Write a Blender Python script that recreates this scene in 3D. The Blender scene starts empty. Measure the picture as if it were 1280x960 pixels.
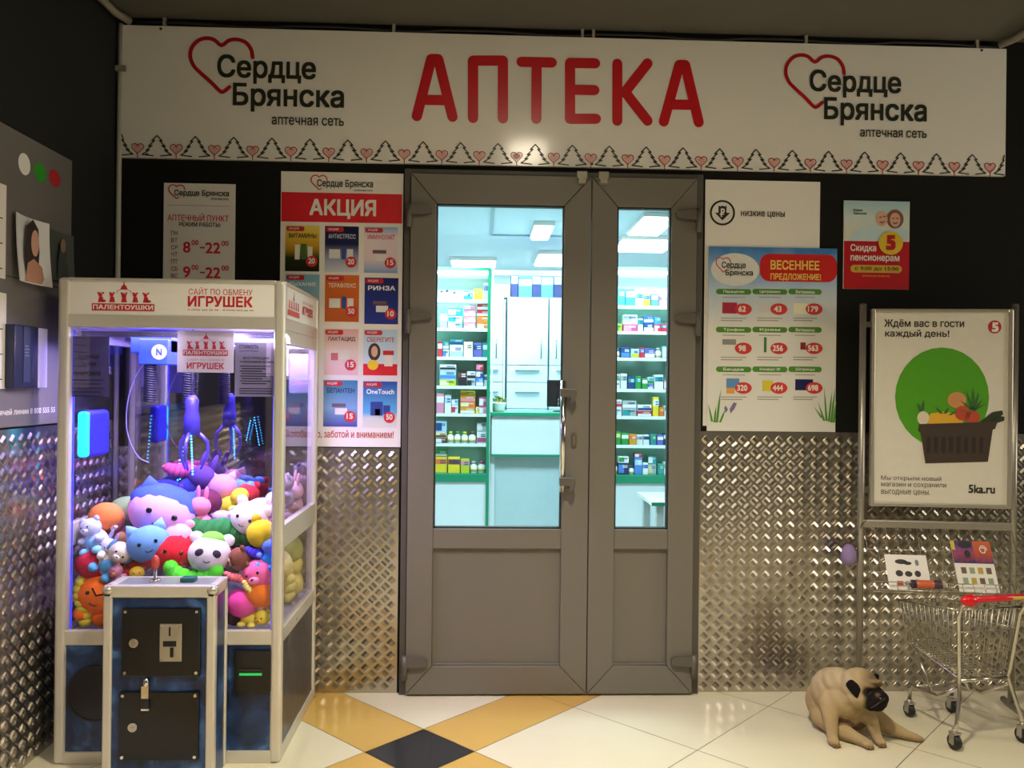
import bpy, bmesh, math, random
import numpy as np
from mathutils.geometry import delaunay_2d_cdt
from mathutils import Vector, Matrix, Euler

SC = bpy.context.scene
COL = SC.collection
PI = math.pi
random.seed(11)

# ---------------------------------------------------------------- camera
CAM = Vector((0.0, -3.7205, 1.3874))
FPX = 1031.718
YAW, PITCH, ROLL = .0381, .0007, .0111
FWD = Vector((math.sin(YAW) * math.cos(PITCH), math.cos(YAW) * math.cos(PITCH), math.sin(PITCH)))
R0 = Vector((math.cos(YAW), -math.sin(YAW), 0))
U0 = R0.cross(FWD)
RIGHT = R0 * math.cos(ROLL) + U0 * math.sin(ROLL)
UP = -R0 * math.sin(ROLL) + U0 * math.cos(ROLL)
cd = bpy.data.cameras.new('camera')
cd.sensor_width = 36
cd.lens = 36 * FPX / 1280
cd.clip_start = .05
cam = bpy.data.objects.new('camera', cd)
COL.objects.link(cam)
cam.matrix_world = Matrix.Translation(CAM) @ Matrix((RIGHT, UP, -FWD)).transposed().to_4x4()
SC.camera = cam

# ---------------------------------------------------------------- light and exposure
SC.view_settings.view_transform = 'Standard'
SC.view_settings.look = 'None'
SC.view_settings.gamma = 1
SC.view_settings.use_curve_mapping = False
SC.view_settings.exposure = 0.0
w = bpy.data.worlds.new('world')
w.use_nodes = True
w.node_tree.nodes['Background'].inputs[0].default_value = (.03, .028, .025, 1)
w.node_tree.nodes['Background'].inputs[1].default_value = .4
SC.world = w


def area(name, loc, rot, size, power, col, sizey=None, spread=180):
    l = bpy.data.lights.new(name, 'AREA')
    l.energy = power
    l.color = col
    l.size = size
    if sizey:
        l.shape = 'RECTANGLE'
        l.size_y = sizey
    l.spread = math.radians(spread)
    o = bpy.data.objects.new(name, l)
    o.location = loc
    o.rotation_euler = rot
    COL.objects.link(o)
    return o


# the corridor's ceiling lamps (above and behind the frame) and an added fill
area('corridor_downlight', (.30, -2.03, 2.965), (0, 0, 0), .2, 50, (1, .915, .74), spread=125)
area('corridor_panel_light', (2.4, -2.7, 2.93), (0, 0, 0), .6, 17, (1, .88, .68), spread=140)
area('corridor_rear_fill', (-.4, -3.3, 2.93), (0, 0, 0), .6, 26, (1, .94, .84), spread=140)  # weak overhead fill added for the corridor, no known fitting
# light from the bright supermarket entrance further along the corridor
area('supermarket_entrance_light', (4.9, -1.75, 1.75), (0, math.radians(90), 0), 1.1, 36, (1, .93, .78), .7)
# the pharmacy's ceiling lamps
for i, (x, y) in enumerate(((-.5, .42), (1.0, .42), (0.2, 2.6), (1.8, 2.6), (-.8, 2.6), (.6, 4.2))):
    area('pharmacy_light', (x, y, 2.56), (0, 0, 0), .9, 50, (.72, .90, 1.0), .45)
for x_ in (-.35, .95):
    area('cabinet_light', (x_, 1.36, 2.16), (math.radians(28), 0, 0), .6, 9, (.8, .95, 1.0), .05)
# the claw machine's tubes under its roof
area('claw_machine_tube_light', (-1.12, -.35, 1.56), (0, 0, 0), .6, 17, (.46, .36, 1.0), .4)
area('claw_machine_front_light', (-1.0, -.62, 1.555), (math.radians(-18), 0, 0), .6, 15, (.9, .78, 1.0), .05)

# ---------------------------------------------------------------- measuring helpers
def ray(px, py):
    return FWD + RIGHT * ((px - 640) / FPX) - UP * ((py - 480) / FPX)


def aty(px, py, y=0.0):
    d = ray(px, py)
    return CAM + d * ((y - CAM.y) / d.y)


def atx(px, py, x):
    d = ray(px, py)
    return CAM + d * ((x - CAM.x) / d.x)


def atz(px, py, z=0.0):
    d = ray(px, py)
    return CAM + d * ((z - CAM.z) / d.z)


# ---------------------------------------------------------------- materials
def lin(h):
    h = h.lstrip('#')
    v = [int(h[i:i + 2], 16) / 255 for i in (0, 2, 4)]
    return tuple(c / 12.92 if c <= .04045 else ((c + .055) / 1.055) ** 2.4 for c in v) + (1,)


_mats = {}


def M(hexc, rough=.5, metal=0.0, var=.05, scale=25, bump=0.0, emit=0.0, spec=.5, coat=0.0):
    key = (hexc, rough, metal, var, scale, bump, emit, spec, coat)
    if key in _mats:
        return _mats[key]
    m = bpy.data.materials.new('paint_' + hexc.strip('#'))
    m.use_nodes = True
    nt = m.node_tree
    b = nt.nodes['Principled BSDF']
    b.inputs['Roughness'].default_value = rough
    b.inputs['Metallic'].default_value = metal
    b.inputs['Specular IOR Level'].default_value = spec
    b.inputs['Coat Weight'].default_value = coat
    c = lin(hexc)
    tc = nt.nodes.new('ShaderNodeTexCoord')
    nz = nt.nodes.new('ShaderNodeTexNoise')
    nz.inputs['Scale'].default_value = scale
    nz.inputs['Detail'].default_value = 3
    nt.links.new(tc.outputs['Object'], nz.inputs['Vector'])
    mx = nt.nodes.new('ShaderNodeMix')
    mx.data_type = 'RGBA'
    mx.inputs[6].default_value = tuple(x * (1 - var) for x in c[:3]) + (1,)
    mx.inputs[7].default_value = tuple(min(1, x * (1 + var)) for x in c[:3]) + (1,)
    nt.links.new(nz.outputs['Fac'], mx.inputs[0])
    nt.links.new(mx.outputs[2], b.inputs['Base Color'])
    if bump:
        bp = nt.nodes.new('ShaderNodeBump')
        bp.inputs['Strength'].default_value = bump
        bp.inputs['Distance'].default_value = .004
        nt.links.new(nz.outputs['Fac'], bp.inputs['Height'])
        nt.links.new(bp.outputs[0], b.inputs['Normal'])
    if emit:
        b.inputs['Emission Color'].default_value = c
        b.inputs['Emission Strength'].default_value = emit
    _mats[key] = m
    return m


def ramp_mat(name, stops, rough=.4, axis='Z', noise=0.0, scale=4):
    """a printed colour gradient running across the printed thing itself"""
    m = bpy.data.materials.new(name)
    m.use_nodes = True
    nt = m.node_tree
    b = nt.nodes['Principled BSDF']
    b.inputs['Roughness'].default_value = rough
    tc = nt.nodes.new('ShaderNodeTexCoord')
    sp = nt.nodes.new('ShaderNodeSeparateXYZ')
    nt.links.new(tc.outputs['Generated'], sp.inputs[0])
    rp = nt.nodes.new('ShaderNodeValToRGB')
    src = sp.outputs[axis]
    if noise:
        nz = nt.nodes.new('ShaderNodeTexNoise')
        nz.inputs['Scale'].default_value = scale
        nt.links.new(tc.outputs['Generated'], nz.inputs['Vector'])
        ma = nt.nodes.new('ShaderNodeMath')
        ma.operation = 'MULTIPLY_ADD'
        ma.inputs[1].default_value = noise
        nt.links.new(nz.outputs['Fac'], ma.inputs[0])
        nt.links.new(src, ma.inputs[2])
        ms = nt.nodes.new('ShaderNodeMath')
        ms.operation = 'SUBTRACT'
        ms.inputs[1].default_value = noise * .5
        nt.links.new(ma.outputs[0], ms.inputs[0])
        src = ms.outputs[0]
    nt.links.new(src, rp.inputs[0])
    while len(rp.color_ramp.elements) < len(stops):
        rp.color_ramp.elements.new(.5)
    for e, (p, c) in zip(rp.color_ramp.elements, stops):
        e.position = p
        e.color = lin(c)
    nt.links.new(rp.outputs[0], b.inputs['Base Color'])
    return m


def glass_mat(name, tint, refl=.08, rough=.02):
    m = bpy.data.materials.new(name)
    m.use_nodes = True
    nt = m.node_tree
    nt.nodes.clear()
    out = nt.nodes.new('ShaderNodeOutputMaterial')
    tr = nt.nodes.new('ShaderNodeBsdfTransparent')
    tr.inputs[0].default_value = lin(tint)
    gl = nt.nodes.new('ShaderNodeBsdfGlossy')
    gl.inputs['Roughness'].default_value = rough
    lw = nt.nodes.new('ShaderNodeLayerWeight')
    lw.inputs[0].default_value = .5
    pw = nt.nodes.new('ShaderNodeMath')
    pw.operation = 'POWER'
    pw.inputs[1].default_value = 5
    nt.links.new(lw.outputs['Facing'], pw.inputs[0])
    ml = nt.nodes.new('ShaderNodeMath')
    ml.operation = 'MULTIPLY_ADD'
    ml.inputs[1].default_value = .5
    ml.inputs[2].default_value = refl
    nt.links.new(pw.outputs[0], ml.inputs[0])
    mx = nt.nodes.new('ShaderNodeMixShader')
    nt.links.new(ml.outputs[0], mx.inputs[0])
    nt.links.new(tr.outputs[0], mx.inputs[1])
    nt.links.new(gl.outputs[0], mx.inputs[2])
    nt.links.new(mx.outputs[0], out.inputs[0])
    return m


def coated_glass(name, tint, refl, rough):
    m = bpy.data.materials.new(name)
    m.use_nodes = True
    nt = m.node_tree
    nt.nodes.clear()
    out = nt.nodes.new('ShaderNodeOutputMaterial')
    tr = nt.nodes.new('ShaderNodeBsdfTransparent')
    tr.inputs[0].default_value = lin(tint)
    gl = nt.nodes.new('ShaderNodeBsdfGlossy')
    gl.inputs['Roughness'].default_value = rough
    mx = nt.nodes.new('ShaderNodeMixShader')
    mx.inputs[0].default_value = refl
    nt.links.new(tr.outputs[0], mx.inputs[1])
    nt.links.new(gl.outputs[0], mx.inputs[2])
    nt.links.new(mx.outputs[0], out.inputs[0])
    return m


def marble_mat(name, c1, c2, c3):
    m = bpy.data.materials.new(name)
    m.use_nodes = True
    nt = m.node_tree
    b = nt.nodes['Principled BSDF']
    b.inputs['Roughness'].default_value = .3
    tc = nt.nodes.new('ShaderNodeTexCoord')
    nz = nt.nodes.new('ShaderNodeTexNoise')
    nz.inputs['Scale'].default_value = 9
    nz.inputs['Detail'].default_value = 8
    nz.inputs['Distortion'].default_value = 1.2
    nt.links.new(tc.outputs['Object'], nz.inputs['Vector'])
    rp = nt.nodes.new('ShaderNodeValToRGB')
    rp.color_ramp.elements[0].position = .35
    rp.color_ramp.elements[0].color = lin(c1)
    rp.color_ramp.elements[1].position = .72
    rp.color_ramp.elements[1].color = lin(c3)
    e = rp.color_ramp.elements.new(.55)
    e.color = lin(c2)
    nt.links.new(nz.outputs['Fac'], rp.inputs[0])
    nt.links.new(rp.outputs[0], b.inputs['Base Color'])
    return m


def attr_mat(name, rough=.9, bump=.4, scale=220):
    m = bpy.data.materials.new(name)
    m.use_nodes = True
    nt = m.node_tree
    b = nt.nodes['Principled BSDF']
    b.inputs['Roughness'].default_value = rough
    b.inputs['Specular IOR Level'].default_value = .15
    at = nt.nodes.new('ShaderNodeAttribute')
    at.attribute_name = 'Col'
    tc = nt.nodes.new('ShaderNodeTexCoord')
    nz = nt.nodes.new('ShaderNodeTexNoise')
    nz.inputs['Scale'].default_value = scale
    nz.inputs['Detail'].default_value = 4
    nt.links.new(tc.outputs['Object'], nz.inputs['Vector'])
    mx = nt.nodes.new('ShaderNodeMix')
    mx.data_type = 'RGBA'
    mx.blend_type = 'MULTIPLY'
    mx.inputs[0].default_value = .35
    nt.links.new(at.outputs['Color'], mx.inputs[6])
    nt.links.new(nz.outputs['Fac'], mx.inputs[7])
    nt.links.new(mx.outputs[2], b.inputs['Base Color'])
    bp = nt.nodes.new('ShaderNodeBump')
    bp.inputs['Strength'].default_value = bump
    bp.inputs['Distance'].default_value = .003
    nt.links.new(nz.outputs['Fac'], bp.inputs['Height'])
    nt.links.new(bp.outputs[0], b.inputs['Normal'])
    return m


ALU = M('#b9b2a4', .32, .75, .04, 14)
CHROME = M('#d4d2cc', .16, 1, .02)
STEEL = M('#a8a49a', .3, .95, .06, 30)
BLACK = M('#0b0b0c', .35, 0, .1)
DOORGREY = M('#6d675c', .5, 0, .03, 60)
DOORDARK = M('#4f4a42', .5, 0, .03, 60)
WHITEPRINT = M('#e8e4dc', .35, 0, .01)
PAPER = M('#e6e1d8', .45, 0, .02)
RED = M('#d2232f', .35, 0, .02)
INK = M('#26291f', .4, 0, .02)
GLASS = glass_mat('door_glass', '#f4fbfb', .04)
CASEGLASS = glass_mat('case_glass', '#f9f8ff', .035, .03)

# ---------------------------------------------------------------- mesh helpers
def box(bm, x0, x1, y0, y1, z0, z1, mi=0):
    v = [bm.verts.new(p) for p in ((x0, y0, z0), (x1, y0, z0), (x1, y1, z0), (x0, y1, z0),
                                   (x0, y0, z1), (x1, y0, z1), (x1, y1, z1), (x0, y1, z1))]
    for f in ((3, 2, 1, 0), (4, 5, 6, 7), (0, 1, 5, 4), (1, 2, 6, 5), (2, 3, 7, 6), (3, 0, 4, 7)):
        bm.faces.new([v[i] for i in f]).material_index = mi
    return v


def ell(bm, c, r, rot=None, seg=18, rings=11, mi=0):
    if not hasattr(r, '__len__'):
        r = (r, r, r)
    mt = Matrix.Translation(c) @ (Euler(rot).to_matrix().to_4x4() if rot else Matrix()) @ Matrix.Diagonal((*r, 1))
    res = bmesh.ops.create_uvsphere(bm, u_segments=seg, v_segments=rings, radius=1, matrix=mt)
    for v in res['verts']:
        for f in v.link_faces:
            f.material_index = mi
            f.smooth = True


def tube(bm, pts, r, seg=8, mi=0, closed=False, caps=True):
    pts = [Vector(p) for p in pts]
    n = len(pts)
    rs = r if hasattr(r, '__len__') else [r] * n
    rings = []
    prev = None
    for i, p in enumerate(pts):
        if closed:
            t = (pts[(i + 1) % n] - pts[i - 1])
        else:
            t = pts[min(i + 1, n - 1)] - pts[max(i - 1, 0)]
        t.normalize()
        if prev is None:
            a = Vector((0, 0, 1)) if abs(t.z) < .9 else Vector((1, 0, 0))
            u = t.cross(a).normalized()
        else:
            u = (prev - t * prev.dot(t)).normalized()
        prev = u
        v = t.cross(u)
        rings.append([bm.verts.new(p + (u * math.cos(k * 2 * PI / seg) + v * math.sin(k * 2 * PI / seg)) * rs[i])
                      for k in range(seg)])
    m = n if closed else n - 1
    for i in range(m):
        a, b = rings[i], rings[(i + 1) % n]
        for k in range(seg):
            f = bm.faces.new((a[k], a[(k + 1) % seg], b[(k + 1) % seg], b[k]))
            f.smooth = True
            f.material_index = mi
    if caps and not closed:
        for q in (rings[0][::-1], rings[-1]):
            bm.faces.new(q).material_index = mi


def lathe(bm, prof, axis='Z', c=(0, 0, 0), seg=20, mi=0):
    c = Vector(c)
    rings = []
    for r, h in prof:
        ring = []
        for k in range(seg):
            a = k * 2 * PI / seg
            x, y = r * math.cos(a), r * math.sin(a)
            p = {'Z': (x, y, h), 'Y': (x, h, y), 'X': (h, x, y)}[axis]
            ring.append(bm.verts.new(c + Vector(p)))
        rings.append(ring)
    for a, b in zip(rings, rings[1:]):
        for k in range(seg):
            f = bm.faces.new((a[k], a[(k + 1) % seg], b[(k + 1) % seg], b[k]))
            f.material_index = mi
            f.smooth = True
    for q in (rings[0], rings[-1]):
        bm.faces.new(q).material_index = mi


def poly(bm, pts, y, mi=0, depth=0.0):
    """flat polygon in the local xz plane facing -y, given depth behind it"""
    v = [bm.verts.new((p[0], y, p[1])) for p in pts]
    bm.faces.new(v).material_index = mi
    if depth:
        u = [bm.verts.new((p[0], y + depth, p[1])) for p in pts]
        bm.faces.new(u[::-1]).material_index = mi
        for i in range(len(v)):
            j = (i + 1) % len(v)
            bm.faces.new((v[i], u[i], u[j], v[j])).material_index = mi


def disc(bm, x, z, rx, rz, y, n=28, mi=0, depth=0.0):
    poly(bm, [(x + rx * math.cos(k * 2 * PI / n), z + rz * math.sin(k * 2 * PI / n)) for k in range(n)], y, mi, depth)


_st = [0]


def stroke(bm, pts, w, y, closed=False, mi=0, depth=0.0):
    n = len(pts)
    y0_ = y

    def nx():
        _st[0] = (_st[0] + 1) % 9
        return y0_ - _st[0] * 5e-5
    for i in range(n if closed else n - 1):
        a, b = Vector(pts[i]), Vector(pts[(i + 1) % n])
        d = b - a
        if d.length < 1e-7:
            continue
        d.normalize()
        q = Vector((-d.y, d.x)) * w / 2
        poly(bm, [a + q, a - q, b - q, b + q], nx(), mi, depth)
    for p in pts:
        disc(bm, p[0], p[1], w / 2, w / 2, nx(), 12, mi, depth)


def setp(o, label=None, cat=None, group=None, kind=None):
    if label: o['label'] = label
    if cat: o['category'] = cat
    if group: o['group'] = group
    if kind: o['kind'] = kind
    return o


def obj(name, bm, mats, parent=None, label=None, cat=None, group=None, kind=None, bevel=0, smooth=None, loc=None, rot=None, seg=2):
    bmesh.ops.recalc_face_normals(bm, faces=bm.faces)
    if bevel:
        bmesh.ops.bevel(bm, geom=[e for e in bm.edges if len(e.link_faces) == 2 and e.calc_face_angle(0) > .5],
                        offset=bevel, segments=seg, profile=.5, affect='EDGES', clamp_overlap=True)
    if smooth is not None:
        for f in bm.faces:
            f.smooth = smooth
    me = bpy.data.meshes.new(name)
    bm.to_mesh(me)
    bm.free()
    for m in (mats if isinstance(mats, (list, tuple)) else [mats]):
        me.materials.append(m)
    o = bpy.data.objects.new(name, me)
    COL.objects.link(o)
    if parent: o.parent = parent
    if loc is not None: o.location = loc
    if rot is not None: o.rotation_euler = rot
    return setp(o, label, cat, group, kind)


def thing(name, loc, label, cat, group=None, rot=(0, 0, 0), kind=None):
    o = bpy.data.objects.new(name, None)
    o.empty_display_size = .05
    COL.objects.link(o)
    o.location = loc
    o.rotation_euler = rot
    return setp(o, label, cat, group, kind)


_txt = {}


def text_mesh(s, bold):
    """outlines of the built-in lettering, filled by non-zero winding"""
    if s not in _txt:
        cu = bpy.data.curves.new('lettering', 'FONT')
        cu.body = s
        cu.resolution_u = 3
        cu.fill_mode = 'NONE'
        o = bpy.data.objects.new('lettering', cu)
        me = bpy.data.meshes.new_from_object(o)
        pts = [Vector(v.co[:2]) for v in me.vertices]
        eds = [tuple(e.vertices) for e in me.edges]
        bpy.data.objects.remove(o)
        bpy.data.curves.remove(cu)
        bpy.data.meshes.remove(me)
        # order each closed outline and keep its direction
        nxt = {}
        for a, b in eds:
            nxt.setdefault(a, []).append(b)
            nxt.setdefault(b, []).append(a)
        seen, segs = set(), []
        for st_ in range(len(pts)):
            if st_ in seen or st_ not in nxt:
                continue
            loop, cur, prev = [st_], None, st_
            cur = st_ + 1 if st_ + 1 in nxt[st_] else nxt[st_][0]
            while cur != st_ and len(loop) < 5000:
                loop.append(cur)
                n_ = [q for q in nxt[cur] if q != prev]
                prev, cur = cur, (n_[0] if n_ else st_)
            seen.update(loop)
            segs += [(loop[i], loop[(i + 1) % len(loop)]) for i in range(len(loop))]
        co, _, fs, _, _, _ = delaunay_2d_cdt(pts, segs, [], 0, 1e-6)
        P = np.array([p[:] for p in pts])
        A = P[[g[0] for g in segs]]
        B = P[[g[1] for g in segs]]
        V_ = np.array([v[:] for v in co])
        keep = []
        if len(fs):
            Cn = np.array([V_[list(f)].mean(axis=0) for f in fs])
            for f, c in zip(fs, Cn):
                cr = (B[:, 0] - A[:, 0]) * (c[1] - A[:, 1]) - (B[:, 1] - A[:, 1]) * (c[0] - A[:, 0])
                up_ = (A[:, 1] <= c[1]) & (B[:, 1] > c[1]) & (cr > 0)
                dn_ = (A[:, 1] > c[1]) & (B[:, 1] <= c[1]) & (cr < 0)
                if up_.sum() - dn_.sum() != 0:
                    keep.append(tuple(f))
        _txt[s] = ([tuple(v) for v in V_], keep)
    return _txt[s]


def text(bm, s, x0, z0, x1, z1, y, bold=0.0, mi=0, slant=0.0):
    vs, fs = text_mesh(s, bold)
    if not vs:
        return
    ax, bx = min(v[0] for v in vs), max(v[0] for v in vs)
    az, bz = min(v[1] for v in vs), max(v[1] for v in vs)
    b = bold
    offs = [(0, 0)] if not b else [(-b, -b), (b, -b), (-b, b), (b, b), (0, 0)]
    sx, sz = (x1 - x0) / (bx - ax + 2 * b), (z1 - z0) / (bz - az + 2 * b)
    for i_, (dx, dz) in enumerate(offs):
        nv = [bm.verts.new((x0 + (v[0] - ax + b + dx) * sx + slant * (v[1] - az) * sz, y - i_ * 6e-5, z0 + (v[1] - az + b + dz) * sz)) for v in vs]
        for f in fs:
            try:
                bm.faces.new([nv[i] for i in f]).material_index = mi
            except ValueError:
                pass


class Board:
    """a flat printed thing on a plane; shapes are measured on that plane"""
    STEP = .0009

    def __init__(s, root, plane, axis='y', base=0.0):
        s.root, s.plane, s.axis, s.base = root, plane, axis, base
        s.o = Vector(root.location)

    def q(s, px, py):
        if s.axis == 'y':
            p = aty(px, py, s.plane)
            return Vector((p.x - s.o.x, p.z - s.o.z))
        p = atx(px, py, s.plane)
        return Vector((p.y - s.o.y, p.z - s.o.z))

    def b4(s, b):
        p0, p1 = s.q(b[0], b[1]), s.q(b[2], b[3])
        return p0.x, p1.y, p1.x, p0.y          # x0 z0 x1 z1

    def y(s, layer):
        return -s.base - s.STEP * layer

    def rect(s, name, boxes, mat, layer=1, parent=None, r=0.0, **k):
        bm = bmesh.new()
        for b in (boxes if isinstance(boxes, list) else [boxes]):
            x0, z0, x1, z1 = s.b4(b)
            if r:
                rr = min(r, (x1 - x0) / 2.01, (z1 - z0) / 2.01)
                pts = []
                for cx, cz, a0 in ((x1 - rr, z1 - rr, 0), (x0 + rr, z1 - rr, 90), (x0 + rr, z0 + rr, 180), (x1 - rr, z0 + rr, 270)):
                    for k_ in range(7):
                        a = math.radians(a0 + k_ * 15)
                        pts.append((cx + rr * math.cos(a), cz + rr * math.sin(a)))
                poly(bm, pts, s.y(layer), depth=.0004)
            else:
                poly(bm, [(x0, z0), (x1, z0), (x1, z1), (x0, z1)], s.y(layer), depth=.0004)
        return obj(name, bm, mat, parent or s.root, **k)

    def disc(s, name, boxes, mat, layer=1, parent=None, **k):
        bm = bmesh.new()
        for b in (boxes if isinstance(boxes, list) else [boxes]):
            x0, z0, x1, z1 = s.b4(b)
            disc(bm, (x0 + x1) / 2, (z0 + z1) / 2, (x1 - x0) / 2, (z1 - z0) / 2, s.y(layer), depth=.0004)
        return obj(name, bm, mat, parent or s.root, **k)

    def text(s, name, items, mat, layer=2, parent=None, bold=.012, **k):
        bm = bmesh.new()
        for t, b in (items if isinstance(items, list) else [items]):
            text(bm, t, *s.b4(b), s.y(layer), bold)
        return obj(name, bm, mat, parent or s.root, **k)

    def poly(s, name, polys, mat, layer=1, parent=None, **k):
        bm = bmesh.new()
        for pts in polys:
            poly(bm, [s.q(*p) for p in pts], s.y(layer), depth=.0004)
        return obj(name, bm, mat, parent or s.root, **k)

    def stroke(s, name, lines, w, mat, layer=1, parent=None, closed=False, **k):
        bm = bmesh.new()
        for pts in lines:
            stroke(bm, [s.q(*p) for p in pts], w, s.y(layer), closed)
        return obj(name, bm, mat, parent or s.root, **k)


def heart_pts(cx, cy, w, h, n=22, open_right=False):
    """heart outline in photo pixels"""
    pts = []
    for k in range(n + 1):
        t = PI + (k / n) * 2 * PI
        x = 16 * math.sin(t) ** 3
        y = 13 * math.cos(t) - 5 * math.cos(2 * t) - 2 * math.cos(3 * t) - math.cos(4 * t)
        pts.append((cx + x / 32 * w, cy - (y + 2.5) / 29 * h))
    return pts

# ================================================================ THE SETTING
XL, XR = -1.62, 5.2
ZC = 2.995
FRONT = -5.2
WALLDARK = M('#181714', .85, 0, .06, 8, spec=.15)
CEILM = M('#56534a', .8, 0, .08, 6)


def struct(name, bm, m, **k):
    return obj(name, bm, m, kind='structure', **k)


# floor of diagonal tiles with a yellow strip and black crossing tiles
T, WS = .6, .2917
OX, OY = -.2131, -.3933
W2 = 1 / math.sqrt(2)
FLOORCREAM = M('#d9d0b2', .2, 0, .06, 3, coat=.2)
FLOORYELLOW = M('#c9a356', .22, 0, .08, 4, coat=.2)
FLOORBLACK = M('#2b2d30', .2, 0, .15, 6, coat=.2)
GROUT = M('#6b5f4c', .8)
bm = bmesh.new()
box(bm, XL - .1, XR + .1, FRONT - .1, .0, -.06, -.0025, 3)
box(bm, -.345, .995, -.001, .13, -.06, -.0025, 3)
struct_bm = bm


def bands(n):
    """edges of a run of tiles either side of one narrow strip"""
    out = [(-WS, 0, 'n')]
    for k in range(n):
        out.append((k * T, (k + 1) * T, 'w'))
        out.append((-WS - (k + 1) * T, -WS - k * T, 'w'))
    return out


tb = bmesh.new()
for m0, m1, mk in bands(14):
    for l0, l1, lk in [(a + WS, b + WS, k) for a, b, k in bands(14)]:
        g = .0016
        P = [(m0 + g, l0 + g), (m1 - g, l0 + g), (m1 - g, l1 - g), (m0 + g, l1 - g)]
        pts = [(OX + W2 * (a + b), OY + W2 * (a - b)) for a, b in P]
        if max(p[1] for p in pts) < FRONT or min(p[1] for p in pts) > .1 or max(p[0] for p in pts) < XL - .1 or min(p[0] for p in pts) > XR + .1:
            continue
        v = [tb.verts.new((x, y, 0)) for x, y in pts]
        f = tb.faces.new(v)
        f.material_index = 2 if (mk == 'n' and lk == 'n') else 1 if 'n' in (mk, lk) else 0
for co, no in (((0, -.003, 0), (0, 1, 0)), ((XL, 0, 0), (-1, 0, 0)), ((XR, 0, 0), (1, 0, 0)), ((0, FRONT, 0), (0, -1, 0))):
    bmesh.ops.bisect_plane(tb, geom=tb.verts[:] + tb.edges[:] + tb.faces[:], plane_co=co, plane_no=no, clear_outer=True)
tmp = bpy.data.meshes.new('tiles')
tb.to_mesh(tmp)
tb.free()
bm.from_mesh(tmp)
bpy.data.meshes.remove(tmp)
struct('floor', bm, [FLOORCREAM, FLOORYELLOW, FLOORBLACK, GROUT])

DX0, DX1, DZ = -.348, .996, 2.345        # the door opening
bm = bmesh.new()
box(bm, XL - .1, DX0, 0, .12, 0, ZC + .1)
box(bm, DX1, XR + .1, 0, .12, 0, ZC + .1)
box(bm, DX0, DX1, 0, .12, DZ, ZC + .1)
struct('wall_back', bm, WALLDARK)
bm = bmesh.new(); box(bm, XL - .1, XL, FRONT, 0, 0, ZC + .1); struct('wall_left', bm, M('#1f2120', .75, 0, .06, 6, spec=.25))
bm = bmesh.new(); box(bm, XR, XR + .1, FRONT, 0, 0, ZC + .1); struct('wall_right', bm, WALLDARK)
bm = bmesh.new(); box(bm, XL - .1, XR + .1, FRONT - .1, FRONT, 0, ZC + .1); struct('wall_front', bm, M('#8d8a84', .7))
bm = bmesh.new(); box(bm, XL, XR, FRONT, -.0, ZC, ZC + .1)
struct('ceiling', bm, CEILM)


def plate_mesh(name, w_, h_, mats, loc, rotz=0.0, cut=None):
    """embossed tread plate: groups of five short ridges, alternating in direction"""
    p = .056
    vs, fs, mi = [], [], []
    for x, y, z in ((0, 0, 0), (w_, 0, 0), (w_, -.004, 0), (0, -.004, 0), (0, 0, h_), (w_, 0, h_), (w_, -.004, h_), (0, -.004, h_)):
        vs.append((x, y, z))
    fs += [(3, 2, 1, 0), (4, 5, 6, 7), (0, 1, 5, 4), (1, 2, 6, 5), (2, 3, 7, 6), (3, 0, 4, 7)]
    nx, nz = int(w_ / p * 2), int(h_ / p * 2)
    for i in range(1, nx):
        for j in range(1, nz):
            if (i + j) % 2:
                continue
            cx, cz = i * p / 2, j * p / 2
            s = 1 if (i % 2 == 0) else -1
            d = (W2, -W2 * s)
            e = (W2 * s, W2)
            for k in range(-2, 3):
                L, H = .0168, .0050
                ox, oz = cx + e[0] * k * .0056, cz + e[1] * k * .0056
                b = len(vs)
                n_ = 3
                for t, hh in ((-1, 0), (-.36, H), (.36, H), (1, 0)):
                    for ac, up in ((-.0026, 0), (-.0017, 1), (.0017, 1), (.0026, 0)):
                        vs.append((ox + d[0] * t * L + e[0] * ac, -.0038 - hh * up, oz + d[1] * t * L + e[1] * ac))
                for q in range(n_):
                    r0, r1 = b + q * 4, b + q * 4 + 4
                    for c in range(3):
                        fs.append((r0 + c, r0 + c + 1, r1 + c + 1, r1 + c))
    me = bpy.data.meshes.new(name)
    me.from_pydata(vs, [], fs)
    me.materials.append(mats)
    me.polygons.foreach_set('use_smooth', [False] * len(me.polygons))
    me.update()
    o = bpy.data.objects.new(name, me)
    COL.objects.link(o)
    o.location = loc
    o.rotation_euler = (0, 0, rotz)
    o['kind'] = 'structure'
    return o


PLATE = M('#bdb6aa', .22, .95, .08, 9)
plate_mesh('trim_1', DX0 - .012 - XL, 1.096, PLATE, (XL, 0, 0))
plate_mesh('trim_2', 1.70, 1.185, PLATE, (DX1 + .002, 0, 0))
plate_mesh('trim_3', 3.6, 1.215, PLATE, (XL, -3.6, 0), PI / 2)

# ---------------------------------------------------------------- the two door leaves
bm = bmesh.new()
box(bm, DX0, -.320, -.030, .07, 0, DZ)
box(bm, .964, DX1, -.030, .07, 0, DZ)
box(bm, DX0, DX1, -.028, .07, 2.325, DZ)
struct('trim_5', bm, DOORDARK, bevel=.003)
bm = bmesh.new(); box(bm, -.32, .964, -.035, .10, -.001, .006); struct('trim_6', bm, M('#8d8069', .4, .6))


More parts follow.
